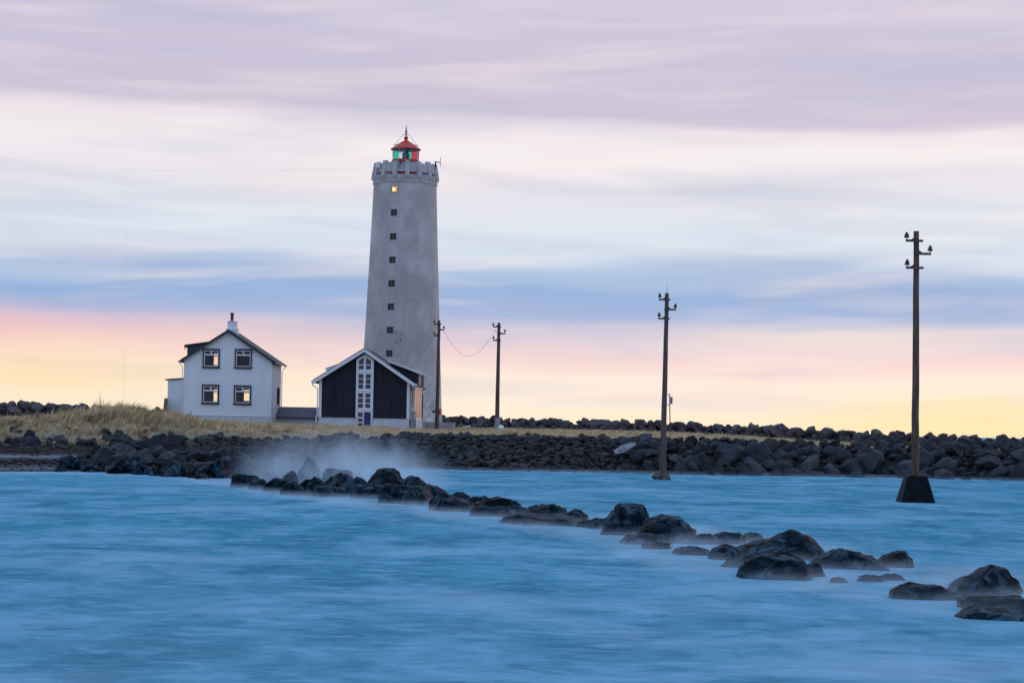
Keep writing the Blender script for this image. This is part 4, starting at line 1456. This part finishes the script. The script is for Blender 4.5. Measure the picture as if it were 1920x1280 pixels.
# ------------------------------------------------------------------ black house
def black_house():
    D = 150.0; L = 9.5
    org = W(683, 799, D)
    root = empty("black_house", org, R(-1.0))
    tag(root, "black gabled house with a tall white window strip, white trim and purple door", "house")
    P = lambda x, y: (W(x, y, D).x - org.x, W(x, y, D).z - org.z)
    xl, xr = P(598, 745)[0], P(768, 745)[0]
    xa, za = P(684.5, 652.5)
    zel = P(587.5, 712.5)[1]; xel = P(587.5, 712.5)[0]
    xer, zer = P(778, 718)
    zf = P(683, 783.5)[1]
    sl = (za - zel) / (xa - xel); sr = (za - zer) / (xer - xa)
    zl = zel + sl * (xl - xel) - .22; zr = zer + sr * (xer - xr) - .22
    m = MB().wall([(xl, zf), (xr, zf), (xr, zr), (xa, za - .24), (xl, zl)], [], 0, .15); m.build("front_wall", M["black_wall"], root)
    m = MB().wall([(xl, zf), (xr, zf), (xr, zr), (xa, za - .24), (xl, zl)], [], L - .15, L); m.build("back_wall", M["black_wall"], root)
    m = MB(); m.box(xl, xl + .15, .152, L - .152, zf, zl - .02); m.build("side_wall", M["black_wall"], root)
    m = MB(); m.box(xr - .15, xr, .152, L - .152, zf, zr - .02); m.build("side_wall", M["black_wall"], root)
    m = MB(); m.box(xl + .01, xr - .01, -.012, L + .05, -1.5, zf - .005); m.box(xl - .02, xr + .02, -.05, L, zf - .045, zf - .004)
    m.build("foundation", M["foundation"], root)
    # corner boards
    for (a, b) in ((xl - .02, xl + .2), (xr - .2, xr + .02)):
        m = MB(); m.box(a, b, -.05, -.003, zf + .004, (zl if a < 0 else zr) + .02); m.build("corner_board", M["trim"], root)
    # roof
    m = MB()
    gable_roof_slab(m, xel, zel, xa, za, -.45, L + .3, .14); gable_roof_slab(m, xer, zer, xa, za, -.45, L + .3, .14)
    roof = m.build("roof", M["roof_black"], root, fixn=True)
    for (ex, ez) in ((xel, zel), (xer, zer)):
        m = MB(); gable_roof_slab(m, ex, ez - .01, xa, za - .01, -.50, -.452, .30)
        m.build("bargeboard", M["trim"], roof, fixn=True)
        m = MB(); gable_roof_slab(m, ex, ez + .025, xa, za + .025, -.54, -.40, .03)
        m.build("verge_cap", M["roof_black"], roof, fixn=True)
    # shed dormers
    sz = lambda x: za - (sr * (x - xa) if x > xa else sl * (xa - x))
    x0, z0 = P(734, 678); x1, z1 = P(785.5, 697)
    y0, y1 = .9, L - 1.2
    m = MB(); m.prism([(x0 - .2, sz(x0 - .2) - .12), (x1 - .12, sz(x1 - .12) - .12), (x1 - .12, z1 - .10), (x0 - .2, z0 + .0)], y0, y1)
    dm = m.build("dormer", M["black_wall"], roof, fixn=True)
    m = MB(); m.prism([(x1 + .08, z1 - .02), (x1 + .08, z1 + .08), (x0 - .3, z0 + .16), (x0 - .3, z0 + .06)], y0 - .16, y1 + .2)
    m.build("dormer_roof", M["roof_black"], dm, fixn=True)
    m = MB(); m.prism([(x1 + .09, z1 - .12), (x1 + .09, z1 + .06), (x0 - .3, z0 + .14), (x0 - .3, z0 - .02)], y0 - .21, y0 - .162)
    m.build("dormer_fascia", M["trim"], dm, fixn=True)
    m = MB(); m.tube([(x1 + .14, y0 - .1, z1 - .05), (x1 + .14, y1, z1 - .05)], .06, 8)
    m.tube([(x1 + .13, y0, z1 - .08), (x1 + .06, y0, z1 - .3), (x1 + .02, y0, sz(x1) + .05)], .035, 6)
    m.build("dormer_gutter", M["trim"], dm)
    x0, z0 = P(633, 683.5); x1, z1 = P(609.5, 690.5)
    m = MB(); m.prism([(x1 + .12, sz(x1 + .12) - .12), (x0 + .3, sz(x0 + .3) - .12), (x0 + .3, z0 + .06), (x1 + .12, z1 - .06)], y0, y1)
    dm = m.build("dormer", M["black_wall"], roof, fixn=True)
    m = MB(); m.prism([(x1 - .05, z1 - .02), (x0 + .35, z0 + .1), (x0 + .35, z0 + .2), (x1 - .05, z1 + .06)], y0 - .16, y1 + .2)
    m.build("dormer_roof", M["roof_black"], dm, fixn=True)
    m = MB(); m.prism([(x1 - .04, z1 - .16), (x0 + .35, z0 - .05), (x0 + .35, z0 + .15), (x1 - .04, z1 + .03)], y0 - .21, y0 - .162)
    m.build("dormer_fascia", M["trim"], dm, fixn=True)
    # the tall window strip
    Q = lambda zx, zy: P(560 + zx / 6.4, 630 + zy / 6.4)
    sx0, sx1 = Q(690, 600)[0], Q(898, 600)[0]
    xm = (sx0 + sx1) / 2
    zshould = Q(790, 283)[1]; zap = Q(793, 212)[1]; zbot = zf + .01
    zdoor0 = Q(790, 1095)[1]
    xs = [(Q(719, 500)[0], Q(779, 500)[0]), (Q(806, 500)[0], Q(866, 500)[0])]
    holes, panes = [], []
    for (a, b) in xs:
        for (t, bt) in ((352, 400), (455, 510), (518, 571), (579, 632), (686, 738), (748, 800), (810, 862)):
            zt_, zb_ = Q(790, t)[1], Q(790, bt)[1]
            holes.append([(a, zb_), (b, zb_), (b, zt_), (a, zt_)]); panes.append((a, b, zb_, zt_))
        zt_, zb_ = Q(790, 256)[1], Q(790, 342)[1]
        zs_ = Q(790, 296)[1]
        left = a < xm - .05 and b < xm
        holes.append([(a, zb_), (b, zb_), (b, zt_ if left else zs_), (a, zs_ if left else zt_)]); panes.append((a, b, zb_, zt_))
    m = MB().wall([(sx0, zbot), (sx1, zbot), (sx1, zshould), (xm, zap), (sx0, zshould)], holes, -.10, -.03)
    strip = m.build("window_strip", M["trim"], root)
    for (a, b, c, d) in panes:
        m = MB(); m.box(a - .02, b + .02, -.045, -.004, c - .02, d + .02); 
        m.build("pane", M["dark_glass"], strip)
    for zy in (425, 655, 882):
        z = Q(790, zy)[1]
        m = MB(); m.box(sx0 + .1, sx1 - .1, -.15, -.102, z - .045, z + .045); m.build("ledge", M["trim"], strip)
    for a in (sx0, sx1 - .09):
        m = MB(); m.box(a, a + .09, -.135, -.102, zbot, zshould + .02); m.build("edge_board", M["trim"], strip)
    # ground-floor part of the strip: sidelight and purple door
    gx0, gx1 = Q(700, 1000)[0], Q(876, 1000)[0]
    dx0, dx1 = Q(787, 1000)[0], Q(863, 1000)[0]
    lx0, lx1 = Q(712, 1000)[0], Q(768, 1000)[0]
    zt0 = zbot - .006
    lights = [(918, 965), (978, 1030), (1042, 1086)]
    lo_ = Q(790, 1110)[1]
    hl = [[(lx0, Q(790, b)[1]), (lx1, Q(790, b)[1]), (lx1, min(Q(790, t)[1], zt0 - .03)), (lx0, min(Q(790, t)[1], zt0 - .03))] for t, b in lights[1:]]
    m = MB().wall([(gx0, lo_), (gx1, lo_), (gx1, zt0), (gx0, zt0)], hl, -.095, -.03); m.build("door_surround", M["trim"], root)
    for (t, b) in lights:
        m = MB(); y_ = -.115 if t == 918 else -.055
        m.box(lx0 - (.0 if t == 918 else .02), lx1 + (.0 if t == 918 else .02), y_, y_ + .01, Q(790, b)[1] - .01, Q(790, t)[1] + .01); m.build("pane", M["dark_glass"], root)
    m = MB(); m.box(dx0, dx1, -.16, -.112, Q(790, 1088)[1], Q(790, 910)[1])
    dr = m.build("door", M["purple"], root)
    m = MB(); m.box(dx0 + .05, dx0 + .08, -.20, -.162, Q(790, 1010)[1], Q(790, 990)[1]); m.build("handle", M["steel"], dr)
    # eaves gutters and downpipes
    for (ex, ez, sg, cx) in ((xel, zel, -1, xl), (xer, zer, 1, xr)):
        m = MB(); m.tube([(ex + sg * .06, -.45, ez - .12), (ex + sg * .06, L + .3, ez - .12)], .08, 8); m.build("gutter", M["trim"], roof)
        m = MB(); m.tube([(ex + sg * .05, -.35, ez - .18), (ex + sg * .03, -.3, ez - .38), (cx + sg * .1, -.1, ez - .62), (cx + sg * .1, -.08, zf + .2), (cx + sg * .18, -.08, zf - .1), (cx + sg * .18, -.08, -.3)], .042, 8)
        m.build("downpipe", M["trim"] if sg < 0 else M["steel"], root)
    # glazed bay on the right side
    bx = xr + .40
    b0, b1 = .55, L - .8
    zt_ = zr - .25
    m = MB()
    for (c, d) in ((zf + .0, zf + .10), (zt_ - .14, zt_)):
        m.box(xr + .001, bx, b0, b1, c, d)
    npost = 5
    for k in range(npost):
        y = b0 + (b1 - b0 - .14) * k / (npost - 1)
        m.box(bx - .16, bx, y, y + .14, zf + .10, zt_ - .14)
    m.box(xr + .001, bx - .16, b0, b0 + .06, zf + .1, zf + .9)
    bay = m.build("glazed_bay", M["trim"], root)
    for k in range(npost - 1):
        ya = b0 + (b1 - b0 - .14) * k / (npost - 1) + .14; yb = b0 + (b1 - b0 - .14) * (k + 1) / (npost - 1)
        m = MB(); m.box(bx - .07, bx - .03, ya, yb, zf + .1, zt_ - .14); m.build("pane", M["sunset_glass"], bay)
    m = MB(); m.box(xr + .05, bx - .16, b0 + .02, b0 + .05, zf + .9, zt_ - .14); m.build("pane", M["sunset_glass"], bay)
    m = MB(); m.box(xr + .011, bx + .05, b0 - .1, b1 + .1, -1.5, zf - .006); m.build("bay_base", M["foundation"], bay)
    m = MB()
    for k in range(4):
        x = xr + .08 + k * .13; m.tube([(x, b0 - .25, -.9), (x, b0 - .25, zf + .55)], .022, 6)
    m.tube([(xr + .05, b0 - .25, zf + .5), (xr + .52, b0 - .25, zf + .5)], .025, 6)
    m.build("railing", M["black_metal"], root)
    m = MB(); m.tube([(xer + .25, L - .2, zer - .15), (xer - .2, L - .2, zer - .55), (bx + .03, L - .6, zer - .65), (bx + .03, L - .6, zf)], .045, 8)
    m.build("downpipe", M["black_metal"], root)


black_house()


# ------------------------------------------------------------------ utility poles
def pole(label, xb, yb, xt, yt, D, r0, r1, arms, wood, zb=None):
    org = W(xb, yb, D)
    if zb is not None: org.z = zb
    root = empty("utility_pole", org)
    tag(root, label, "utility pole", "wooden utility poles in a row")
    P = lambda x, y: Vector((W(x, y, D).x - org.x, 0, W(x, y, D).z - org.z))
    top = P(xt, yt); bot = Vector((0, 0, -.3))
    n = 9
    rd = random.Random(int(xb))
    pts = [bot.lerp(top, k / n) + (Vector((rd.uniform(-.012, .012), rd.uniform(-.012, .012), 0)) if 0 < k < n else Vector()) for k in range(n + 1)]
    m = MB().tube(pts, [r0 + (r1 - r0) * k / n for k in range(n + 1)], 14)
    m.build("pole_shaft", wood, root, 40)
    hh = r1 * 0.42
    for (xa, xc, y, xi, yi) in arms:
        a, c = P(xa, y), P(xc, y)
        m = MB(); x0, x1 = min(a.x, c.x), max(a.x, c.x)
        z = (a.z + c.z) / 2
        yf = -r1 - .045
        m.box(x0, x1, yf - .04, yf + .05, z - hh, z + hh)
        cx = top.x
        sg = 1 if xi > xt else -1
        m.hexa([(cx + sg * r1 * .2, yf, z + hh + .001), (cx + sg * r1 * 2.2, yf, z + hh + .001), (cx + sg * r1 * 2.2, yf + .03, z + hh + .001), (cx + sg * r1 * .2, yf + .03, z + hh + .001),
                (cx + sg * r1 * .2, yf, z + hh * 3.2), (cx + sg * r1 * .9, yf, z + hh * 3.2), (cx + sg * r1 * .9, yf + .03, z + hh * 3.2), (cx + sg * r1 * .2, yf + .03, z + hh * 3.2)])
        arm = m.build("crossarm", M["wood"], root, fixn=True)
        ip = P(xi, yi)
        m = MB(); zb_ = z + hh
        m.tube([(ip.x, yf, zb_ - .02), (ip.x, yf, ip.z - .02)], .018, 6)
        q = ip.z
        m.lathe([(.02, q - .05), (.105, q - .045), (.10, q), (.06, q + .03), (.085, q + .045), (.075, q + .085), (.045, q + .10), (.05, q + .14), (.03, q + .16), (0, q + .165)], 10, 0, ip.x, yf)
        m.build("insulator", M["insul"], arm, 40)
    return root, P


D4 = D_at(1716, 942)
p4, P4 = pole("nearest and tallest utility pole, standing on a dark pyramid footing in the water", 1716, 942, 1718, 433.5, D4 + .7, .150, .098,
              [(1697, 1729, 452, 1698.6, 444), (1712, 1744, 476.5, 1742.6, 469), (1697.6, 1730, 502.5, 1699.5, 495)], M["wood"], 0.0)
zc = P4(1716, 891).z
m = MB()
m.hexa([(-.74, -.72, -.5), (.76, -.72, -.5), (.76, .72, -.5), (-.74, .72, -.5), (-.36, -.36, zc), (.36, -.36, zc), (.36, .36, zc), (-.36, .36, zc)])
ft = m.build("pyramid_footing", M["wet_concrete"], p4, fixn=True)
bv = ft.modifiers.new("soft_edges", 'BEVEL'); bv.width = .04; bv.segments = 2

D3 = D_at(1243, 899)
p3, P3 = pole("second nearest utility pole, rising from a small rounded footing in the water", 1242, 897, 1250.5, 549.5, D3 + .55, .160, .098,
              [(1235, 1256.5, 562, 1236.8, 556), (1245, 1267, 580.5, 1266, 575.5), (1233.5, 1255.5, 597.5, 1235.5, 592)], M["wood_grey"], 0.0)
m = MB(); m.tube([P3(1250.8, 549.5) + Vector((0, 0, -.1)), P3(1251.2, 530)], .008, 5); m.build("whip_wire", M["wire"], p3)
fm = hull_rock(333, 26, (1.22, 1.15, 1.0), 2, 0.05, 40, 0.06, 0.3)
fm.materials.append(M["mottled"])
fo = bpy.data.objects.new("footing", fm); fo.parent = p3; fo.location = (.02, 0, 0.02); col.objects.link(fo)

p2, P2 = pole("utility pole with a pale metal sleeve at its foot, right of the lighthouse", 931.5, 818, 935.6, 605, 154.0, .19, .115,
              [(924, 939.5, 612.8, 925, 609), (932, 948, 625.6, 946.8, 621.5), (924, 939.5, 638.2, 925.5, 634)], M["wood_grey"])
m = MB().tube([(0, 0, -.3), P2(932.6, 783)], [.245, .215], 14); m.build("metal_sleeve", M["sleeve"], p2, 40)
m = MB().tube([P2(931.5, 622) + Vector((0, -.2, 0)), P2(927, 620.5) + Vector((0, -.2, 0))], .03, 6); m.build("wire_hook", M["black_metal"], p2)

p1, P1 = pole("utility pole standing right in front of the lighthouse", 819.0, 805, 823.2, 600.5, 158.0, .165, .11,
              [(813, 828, 608, 814.5, 604), (821, 833.5, 618.6, 832.6, 615), (812.8, 826, 629.6, 814.3, 626)], M["wood_grey"])


def wire(name, label, a, b, sag, rad=.011, n=24, power=1.0, group="sagging wires of the pole line"):
    a, b = Vector(a), Vector(b)
    t = bpy.data.objects
    pts = []
    for k in range(n + 1):
        s = k / n
        p = a.lerp(b, s); p.z -= sag * 4 * s * (1 - s)
        pts.append(p - a)
    m = MB().tube(pts, rad, 5)
    o = m.build(name, M["wire"]); o.location = a
    tag(o, label, "wire", group)
    return o


wire("slack_wire", "slack wire hanging between the two poles next to the lighthouse", W(832.3, 619, 157.8), W(927, 620.5, 153.8), 47 / 23.9)
wire("slack_wire", "slack wire hanging from the pole in front of the lighthouse to the tower wall", W(814, 629, 157.8), W(749, 644, 168.3), 26 / 22.5)
MX = W(232, 764, 158)
mast = MB().tube([(0, 0, -.3), (0, 0, W(232, 318, 158).z - h1(MX.x, 158) - .0)], [.004, .002], 6).build("thin_mast", M["sleeve"])
mast.location = (MX.x, 158, h1(MX.x, 158))
tag(mast, "hair-thin mast standing alone left of the white house", "mast")
wire("aerial_wire", "thin aerial wire stretched leftward from the lighthouse gallery", W(699, 315, 170), W(232, 319, 158), .18, .0032, 24)


# ------------------------------------------------------------------ small things on the shore
def post_with_box():
    D = 124.0
    o = W(1257, 816, D); z0 = h1(o.x, D) - .2
    t = empty("post_with_box", (o.x, D, z0))
    tag(t, "thin post with a small grey box, just right of the second nearest pole", "post")
    P = lambda x, y: (W(x, y, D).x - o.x, 0, W(x, y, D).z - z0)
    m = MB().tube([(0, 0, 0), P(1255.5, 738)], .032, 8); m.build("post", M["plank"], t)
    a, b = P(1255.4, 757), P(1261, 745)
    m = MB(); m.box(a[0], b[0], -.13, .0 - .035, a[2], b[2]); m.box(a[0] - .015, b[0] + .015, -.14, -.03, b[2] + .001, b[2] + .03); m.build("box", M["sleeve"], t)
    for y in (739, 758.5):
        q = P(1251, y); m = MB().tube([(q[0], 0, q[2]), (P(1256, y)[0], 0, q[2])], .025, 6); m.build("bracket", M["plank"], t)
    m = MB(); a, b = P(1255, 799), P(1258, 791); m.box(a[0], b[0], -.06, -.034, a[2], b[2]); m.build("yellow_marker", M["lichen"], t)


post_with_box()

for (x, yt, D, lab) in ((863.5, 789, 163, "short wooden post by the sea wall, nearest the lighthouse"), (887, 791.5, 163, "short wooden post left of the pole with the pale sleeve"),
                        (1190.5, 786, 160, "lone wooden post in the grass left of the second nearest pole")):
    o = W(x, 806, D); z0 = h1(o.x, D) - .25
    m = MB().tube([(0, 0, 0), (.02, 0, W(x, yt, D).z - z0)], [.075, .06], 7)
    p = m.build("fence_post", M["plank"], smooth=40); p.location = (o.x, D, z0)
    tag(p, lab, "post", "fence posts in front of the sea wall")

# pale broken slab on the cobbles
D = 114.6
a, b = W(1150, 848, D), W(1192, 830, D)
me = hull_rock(512, 40, (1.5, .8, .34), 2, .02, 26, .02, .95, 3); me.materials.append(M["pale"])
sl_ = bpy.data.objects.new("concrete_slab", me); col.objects.link(sl_); sl_.location = ((a.x + b.x) / 2, D, (a.z + b.z) / 2 - .05)
sl_.rotation_euler = (R(20), R(-27), R(8))
tag(sl_, "pale broken slab lying tilted where the cobbles meet the big boulders", "slab")

# white float on the weed, and one in the grass by the pole
def washed_float():
    p = W(37, 874, D_at(37, 874, 0.45))
    z = h1(p.x, p.y)
    t = empty("washed_up_float", (p.x, p.y, z))
    tag(t, "white washed-up float lying on the dark seaweed at the far left", "float")
    m = MB().lathe([(0, 0), (.17, .05), (.22, .16), (.17, .28), (.05, .34), (0, .34)], 16, 0, .06, 0); m.build("ball", M["buoy"], t, 60)
    m = MB().lathe([(0, 0), (.10, .03), (.13, .10), (.08, .17), (0, .18)], 12, 0, -.24, .02)
    m.tube([(-.2, -.02, .1), (-.05, -.12, .2)], .045, 8); m.build("neck", M["buoy"], t, 60)
    m = MB().tube([(-.02, -.2, .10), (-.10, -.22, .04), (-.2, -.16, .02)], .04, 6); m.build("strap", M["black_metal"], t)


washed_float()
p = W(939.5, 812, 150)
fl = hull_rock(71, 30, (.5, .5, .55), 1, .0, 60, .08, .1); fl.materials.append(M["buoy"])
o = bpy.data.objects.new("white_float", fl); o.location = (p.x, 150, h1(p.x, 150) + .22); col.objects.link(o)
tag(o, "small round white float in the grass beside the pole with the pale sleeve", "float")
p = W(875, 800, 160)
bd = MB().hexa([(-.3, 0, 0), (.28, 0, .1), (.28, .5, .1), (-.3, .5, 0), (-.3, 0, .12), (.28, 0, .24), (.28, .5, .24), (-.3, .5, .12)]).build("white_board", M["buoy"])
bd.location = (p.x, 160, h1(p.x, 160) + .1)
tag(bd, "small white board lying between two short posts by the sea wall", "board")


# ------------------------------------------------------------------ grass
def build_grass(name, label, pts, seed, lean):
    """pts: arrays x, y, height, tone index"""
    rs = np.random.RandomState(seed)
    x, y, hgt, dark = pts
    n = len(x)
    z = H(x, y) - 0.03
    ang = rs.uniform(0, 2 * np.pi, n)
    sp = rs.uniform(0.05, 0.45, n) * hgt
    lx = np.cos(ang) * sp + lean * hgt * rs.uniform(.5, 1.4, n); ly = np.sin(ang) * sp
    wd = rs.uniform(0.012, 0.026, n) * np.clip(hgt / .4, .8, 1.6)
    wa = rs.uniform(-.9, .9, n)
    wx, wy = np.cos(wa) * wd, np.sin(wa) * wd
    B = np.stack([x, y, z], -1)
    wv = np.stack([wx, wy, np.zeros(n)], -1)
    mid = B + np.stack([lx * .32, ly * .32, hgt * .6], -1)
    tip = B + np.stack([lx, ly, hgt * rs.uniform(.86, 1.0, n)], -1)
    V = np.stack([B - wv, B + wv, mid + wv * .75, mid - wv * .75, tip], 1).reshape(-1, 3)
    k = np.arange(n) * 5
    me = bpy.data.meshes.new(name)
    nv = len(V)
    me.vertices.add(nv); me.vertices.foreach_set("co", V.astype(np.float32).ravel())
    quad = np.stack([k, k + 1, k + 2, k + 3], -1); tri = np.stack([k + 3, k + 2, k + 4], -1)
    loops = np.concatenate([quad.ravel(), tri.ravel()])
    me.loops.add(len(loops)); me.loops.foreach_set("vertex_index", loops.astype(np.int32))
    me.polygons.add(2 * n)
    st = np.concatenate([np.arange(n) * 4, 4 * n + np.arange(n) * 3]).astype(np.int32)
    me.polygons.foreach_set("loop_start", st)
    me.update(calc_edges=True); me.validate()
    c1 = np.array([.72, .55, .33]); c2 = np.array([.43, .33, .18]); c3 = np.array([.15, .125, .062])
    t = np.clip(dark + rs.normal(0, .22, n), 0, 1)[:, None]
    cc = np.where(t < .5, c1 + (c2 - c1) * t * 2, c2 + (c3 - c2) * (t - .5) * 2) * rs.uniform(.75, 1.25, n)[:, None]
    set_tone(me, np.repeat(cc, 5, axis=0))
    me.materials.append(M["grass"])
    o = bpy.data.objects.new(name, me); col.objects.link(o)
    tag(o, label, "grass", kind="stuff")


def tufted(n_t, xr, yr, seed, keep, per, rad, hfun, dfun):
    rs = np.random.RandomState(seed)
    cx = rs.uniform(*xr, n_t); cy = rs.uniform(*yr, n_t)
    ok = keep(cx, cy, rs)
    cx, cy = cx[ok], cy[ok]
    cnt = rs.randint(per[0], per[1], len(cx))
    th = hfun(cx, cy) * rs.uniform(.6, 1.25, len(cx))
    td = dfun(cx, cy, rs)
    x = np.repeat(cx, cnt); y = np.repeat(cy, cnt)
    n = len(x)
    x = x + rs.normal(0, rad, n); y = y + rs.normal(0, rad, n)
    h = np.repeat(th, cnt) * rs.uniform(.55, 1.1, n) * np.where(rs.rand(n) < .04, 1.5, 1.0)
    return x, y, h, np.repeat(td, cnt)


dist = lambda x, y: y - lerp(x, SHORE)
away = lambda x, y: lerp(x, WALLY) - y
dune = lambda x, y: np.exp(-((x + 24.2) / 4.2) ** 2 - ((y - 121) / 9.0) ** 2)
build_grass("dune_grass", "tall dry wind-bent dune grass on the hump left of the white house",
            tufted(5200, (-46, -13), (97, 146), 3,
                   lambda x, y, r: (dist(x, y) + 1.6 * wob(x, y, .9) > 11.5) & ((x < -18) | (y + .8 * wob(x, y, 1.5) > 118.8 + (x + 9) * 1.15)) & (away(x, y) > 2.5) & (r.rand(len(x)) < .55 + .45 * np.clip(dune(x, y) * 2, 0, 1) + .5 * wob(x, y, 1.4)) & ~((x > -27.8) & (y > 155)),
                   (14, 28), .12, lambda x, y: (.26 + .60 * dune(x, y)) * np.clip(1 + .55 * wob(x, y, 1.7) + .3 * wob(y, x, .7), .35, 1.9),
                   lambda x, y, r: np.clip(.52 - .012 * (dist(x, y) - 14) + .8 * wob(x, y, 1.1) + .4 * wob(y, x, 2.3), 0, 1)), 4, .42)
build_grass("shore_grass", "low straw-coloured grass strip between the cobble bank and the sea wall",
            tufted(6400, (-16, 32), (116, 170), 9,
                   lambda x, y, r: (dist(x, y) + .8 * wob(x, y, .9) > 8.0) & ((x > -9) | (y + .6 * wob(x, y, 1.5) > 118.8 + (x + 9) * 1.15)) & (away(x, y) > 2.2) & ~((x > -29) & (x < -4.5) & (y > 148.5) & (y < 176)),
                   (9, 17), .18, lambda x, y: .20 + .06 * wob(x, y, 1.3),
                   lambda x, y, r: np.clip(.12 + .2 * wob(x, y, .8), 0, 1)), 10, .25)


# ------------------------------------------------------------------ spray and mist over the water
def mat_mist(name, dens, scale, stretch, zlo, zhi, thr, color=(.84, .94, 1.0), power=1.0, radial=None):
    m = bpy.data.materials.new(name); m.use_nodes = True
    nt = m.node_tree; N, L = nt.nodes.new, nt.links.new
    nt.nodes.remove(nt.nodes["Principled BSDF"])
    v = N("ShaderNodeVolumePrincipled"); v.inputs["Color"].default_value = (*color, 1)
    v.inputs["Anisotropy"].default_value = 0.1
    tc = N("ShaderNodeTexCoord")
    mp = N("ShaderNodeMapping"); mp.inputs["Scale"].default_value = stretch; L(tc.outputs["Object"], mp.inputs[0])
    n = N("ShaderNodeTexNoise"); n.inputs["Scale"].default_value = scale; n.inputs["Detail"].default_value = 4; n.inputs["Distortion"].default_value = .6
    L(mp.outputs[0], n.inputs["Vector"])
    r = N("ShaderNodeMapRange"); r.inputs[1].default_value, r.inputs[2].default_value = thr; L(n.outputs[0], r.inputs[0])
    sp = N("ShaderNodeSeparateXYZ"); L(tc.outputs["Object"], sp.inputs[0])
    z = N("ShaderNodeMapRange"); z.inputs[1].default_value, z.inputs[2].default_value = zhi, zlo; L(sp.outputs[2], z.inputs[0])
    pw = N("ShaderNodeMath"); pw.operation = 'POWER'; L(z.outputs[0], pw.inputs[0]); pw.inputs[1].default_value = power
    a = N("ShaderNodeMath"); a.operation = 'MULTIPLY'; L(r.outputs[0], a.inputs[0]); L(pw.outputs[0], a.inputs[1])
    if radial:
        d = N("ShaderNodeVectorMath"); d.operation = 'DIVIDE'; L(tc.outputs["Object"], d.inputs[0]); d.inputs[1].default_value = radial
        ln = N("ShaderNodeVectorMath"); ln.operation = 'LENGTH'; L(d.outputs[0], ln.inputs[0])
        q = N("ShaderNodeMapRange"); q.interpolation_type = 'SMOOTHSTEP'
        q.inputs[1].default_value, q.inputs[2].default_value = 1.0, 0.25; L(ln.outputs[1], q.inputs[0])
        a2 = N("ShaderNodeMath"); a2.operation = 'MULTIPLY'; L(a.outputs[0], a2.inputs[0]); L(q.outputs[0], a2.inputs[1]); a = a2
    b = N("ShaderNodeMath"); b.operation = 'MULTIPLY'; L(a.outputs[0], b.inputs[0]); b.inputs[1].default_value = dens
    L(b.outputs[0], v.inputs["Density"])
    L(v.outputs[0], nt.nodes["Material Output"].inputs["Volume"])
    return m


def spray(label, px, py, D, dy, rad, dens, scale):
    c = W(px, py, D)
    rx, ry, rz = rad
    m = MB()
    pr = [(math.cos(t) * 1.0, math.sin(t)) for t in [math.pi / 2 * k / 8 for k in range(9)]]
    m.lathe([(0.0, 0.0)] + [(max(a, 0.0), b) for a, b in pr], 28)
    for i, v in enumerate(m.v):
        m.v[i] = (v[0] * rx, v[1] * ry, v[2] * rz + .03)
    o = m.build("sea_spray", mat_mist("drifting_spray", dens, scale, (1, .6, .7), 0.0, rz * .97, (.32, .66), power=1.1, radial=(rx, ry, rz)))
    o.location = (c.x, D + dy, 0)
    tag(o, label, "spray", kind="stuff")


spray("pale veil of sea spray drifting over the boulders below the black house", 636, 915, 76.0, .5, (4.9, 4.4, 3.0), .85, .8)
spray("thin veil of spray on the left slope of the peaked boulder at the right edge", 1815, 1112, D_at(1815, 1112), 0, (1.0, .8, .62), 2.2, 2.0)
spray("small wisp of spray between the round-backed boulder and the rocks right of it", 1290, 1018, D_at(1290, 1018), 0, (.8, .7, .5), 1.8, 2.0)


def low_mist():
    line = [(440, 905), (520, 915), (600, 930), (700, 942), (800, 955), (900, 966), (1000, 983), (1100, 992), (1200, 1012), (1300, 1024), (1400, 1060), (1500, 1076),
            (1600, 1080), (1720, 1112), (1850, 1136), (1990, 1160)]
    mist_ribbon("low_mist", "thin milky mist lying on the water along the boulder line", [W(x, y, D_at(x, y)) for x, y in line], 2.2, 3.0, .26, .5)
    mist_ribbon("shore_mist", "thin pale wash of mist along the foot of the stone banks", [Vector((x, float(lerp(x, SHORE)) - .2, 0)) for x in (-6, -2, 3, 8, 13, 18, 23, 28, 33, 38)], 1.6, 1.0, .24, .5)


def mist_ribbon(name, label, P, near, far, h, dens):
    m = MB()
    n = len(P)
    vs, fs = [], []
    for i, p in enumerate(P):
        t = (P[min(i + 1, n - 1)] - P[max(i - 1, 0)]); t.z = 0; t.normalize()
        nr = Vector((-t.y, t.x, 0))
        if nr.y > 0: nr = -nr
        a, b = p + nr * near, p - nr * far
        vs += [(a.x, a.y, .03), (b.x, b.y, .03), (b.x, b.y, h), (a.x, a.y, h)]
    for i in range(n - 1):
        q = i * 4
        for k in range(4):
            fs.append((q + k, q + (k + 1) % 4, q + 4 + (k + 1) % 4, q + 4 + k))
    fs += [(0, 3, 2, 1), tuple(4 * (n - 1) + k for k in range(4))]
    m.add(vs, fs)
    o = m.build(name, mat_mist("surf_mist", dens, .9, (1, 1, .8), 0.0, h, (.34, .66), power=1.6), fixn=True)
    tag(o, label, "mist", kind="stuff")


low_mist()
